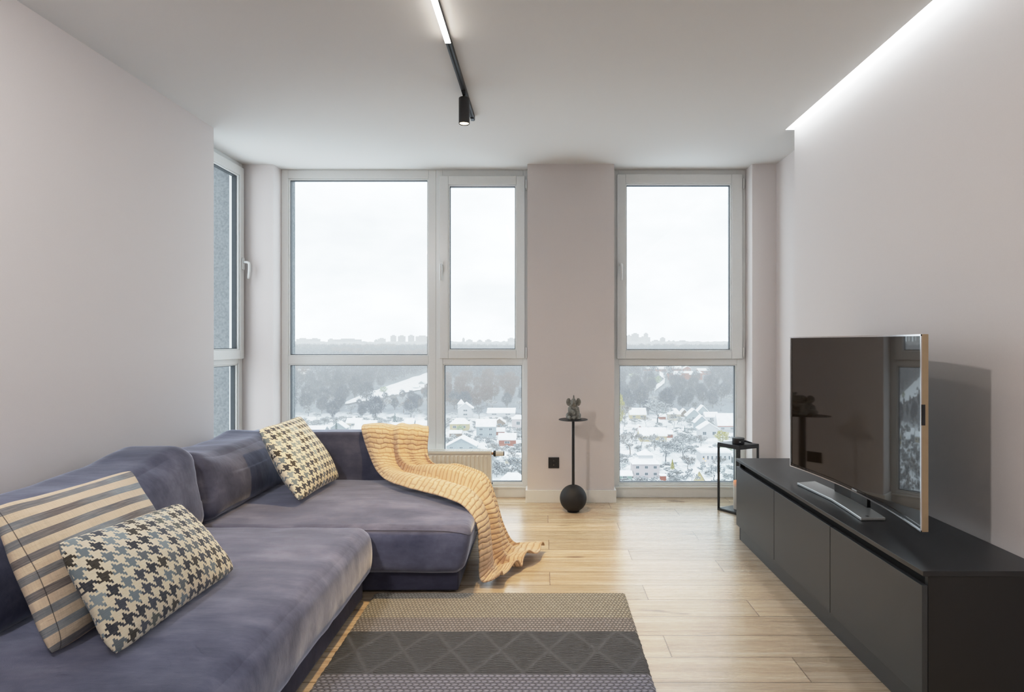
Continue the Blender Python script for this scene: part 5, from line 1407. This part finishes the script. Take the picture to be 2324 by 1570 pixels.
def woods(rest):
    rn = np.random.RandomState(8); n = 210
    Vs, mats = [], []
    for (x, y, s) in rest:
        u = rn.normal(size=(n, 3)); u /= np.linalg.norm(u, axis=1)[:, None]; r_ = rn.uniform(.4, 1, n) ** .6
        c = u * r_[:, None] * np.array([.36, .36, .45]) * s + np.array([x, y, gz(y) + .52 * s])
        d = rn.normal(size=(n, 3)) * .6 + u; d[:, 2] += .4; d /= np.linalg.norm(d, axis=1)[:, None]
        pr = np.cross(d, rn.normal(size=(n, 3))); pr /= np.linalg.norm(pr, axis=1)[:, None]
        tri = np.zeros((n * 3, 3)); tri[0::3] = c - d * .07 * s + pr * .016 * s; tri[1::3] = c - d * .07 * s - pr * .016 * s; tri[2::3] = c + d * .10 * s; Vs.append(tri)
        mats.append(np.full(n, 1 if noise.noise(Vector((x * .01, y * .01, 5))) > .25 else 0))
    V0 = np.array([0, 505, -45.0]); V = np.concatenate(Vs) - V0; nf = len(V) // 3
    me = bpy.data.meshes.new('forest'); me.vertices.add(len(V)); me.vertices.foreach_set('co', V.ravel())
    me.loops.add(len(V)); me.loops.foreach_set('vertex_index', np.arange(len(V)))
    me.polygons.add(nf); me.polygons.foreach_set('loop_start', np.arange(0, len(V), 3)); me.polygons.foreach_set('loop_total', np.full(nf, 3))
    me.materials.append(M['forest_grey']); me.materials.append(M['forest_rust'])
    me.polygons.foreach_set('material_index', np.concatenate(mats).astype(np.int32)); me.update(calc_edges=True)
    o = bpy.data.objects.new('forest', me); COL.objects.link(o); o.location = tuple(V0); o['kind'] = 'stuff'
    tag(o, 'grey winter wood covering the far hillside', 'forest')
woods(rest)

# ------------------------------------------------------------------ sky
w = bpy.data.worlds.new('sky'); SC.world = w; w.use_nodes = True
nt = w.node_tree; nt.nodes.clear()
tc = nt.nodes.new('ShaderNodeTexCoord'); mp = nt.nodes.new('ShaderNodeMapping'); mp.inputs['Scale'].default_value = (2.2, 2.2, 5.0)
nz = nt.nodes.new('ShaderNodeTexNoise'); nz.inputs['Scale'].default_value = 1.6; nz.inputs['Detail'].default_value = 5; nz.inputs['Roughness'].default_value = .55
rp = nt.nodes.new('ShaderNodeValToRGB'); rp.color_ramp.elements[0].position = .36; rp.color_ramp.elements[0].color = (.53, .625, .69, 1)
rp.color_ramp.elements[1].position = .60; rp.color_ramp.elements[1].color = (.89, .985, 1.05, 1)
bg = nt.nodes.new('ShaderNodeBackground'); bg.inputs['Strength'].default_value = 3.3
ow = nt.nodes.new('ShaderNodeOutputWorld')
nt.links.new(tc.outputs['Generated'], mp.inputs[0]); nt.links.new(mp.outputs[0], nz.inputs['Vector']); nt.links.new(nz.outputs['Fac'], rp.inputs[0])
nt.links.new(rp.outputs[0], bg.inputs[0]); nt.links.new(bg.outputs[0], ow.inputs[0])

# ------------------------------------------------------------------ render look
SC.view_settings.view_transform = 'Standard'
SC.view_settings.look = 'None'
SC.view_settings.exposure = 0.08
SC.view_settings.gamma = 1.0
# soft shoulder so that the bright overcast sky keeps its clouds
SC.view_settings.use_curve_mapping = True
cm = SC.view_settings.curve_mapping
cm.white_level = (4.0, 4.0, 4.0); cm.extend = 'HORIZONTAL'
cc = cm.curves[3]
cc.points[1].location = (1.0, .982)
for px_, py_ in ((.05, .20), (.125, .49), (.2, .68), (.3, .80), (.5, .885), (.75, .945), (.95, .977)): cc.points.new(px_, py_)
cm.update()
cy = SC.cycles
cy.use_denoising = True
cy.max_bounces = 5; cy.diffuse_bounces = 3; cy.glossy_bounces = 3; cy.transmission_bounces = 4; cy.transparent_max_bounces = 10
cy.sample_clamp_indirect = 6.0
cy.caustics_reflective = False; cy.caustics_refractive = False
cy.use_adaptive_sampling = True; cy.adaptive_threshold = 0.08; cy.adaptive_min_samples = 16
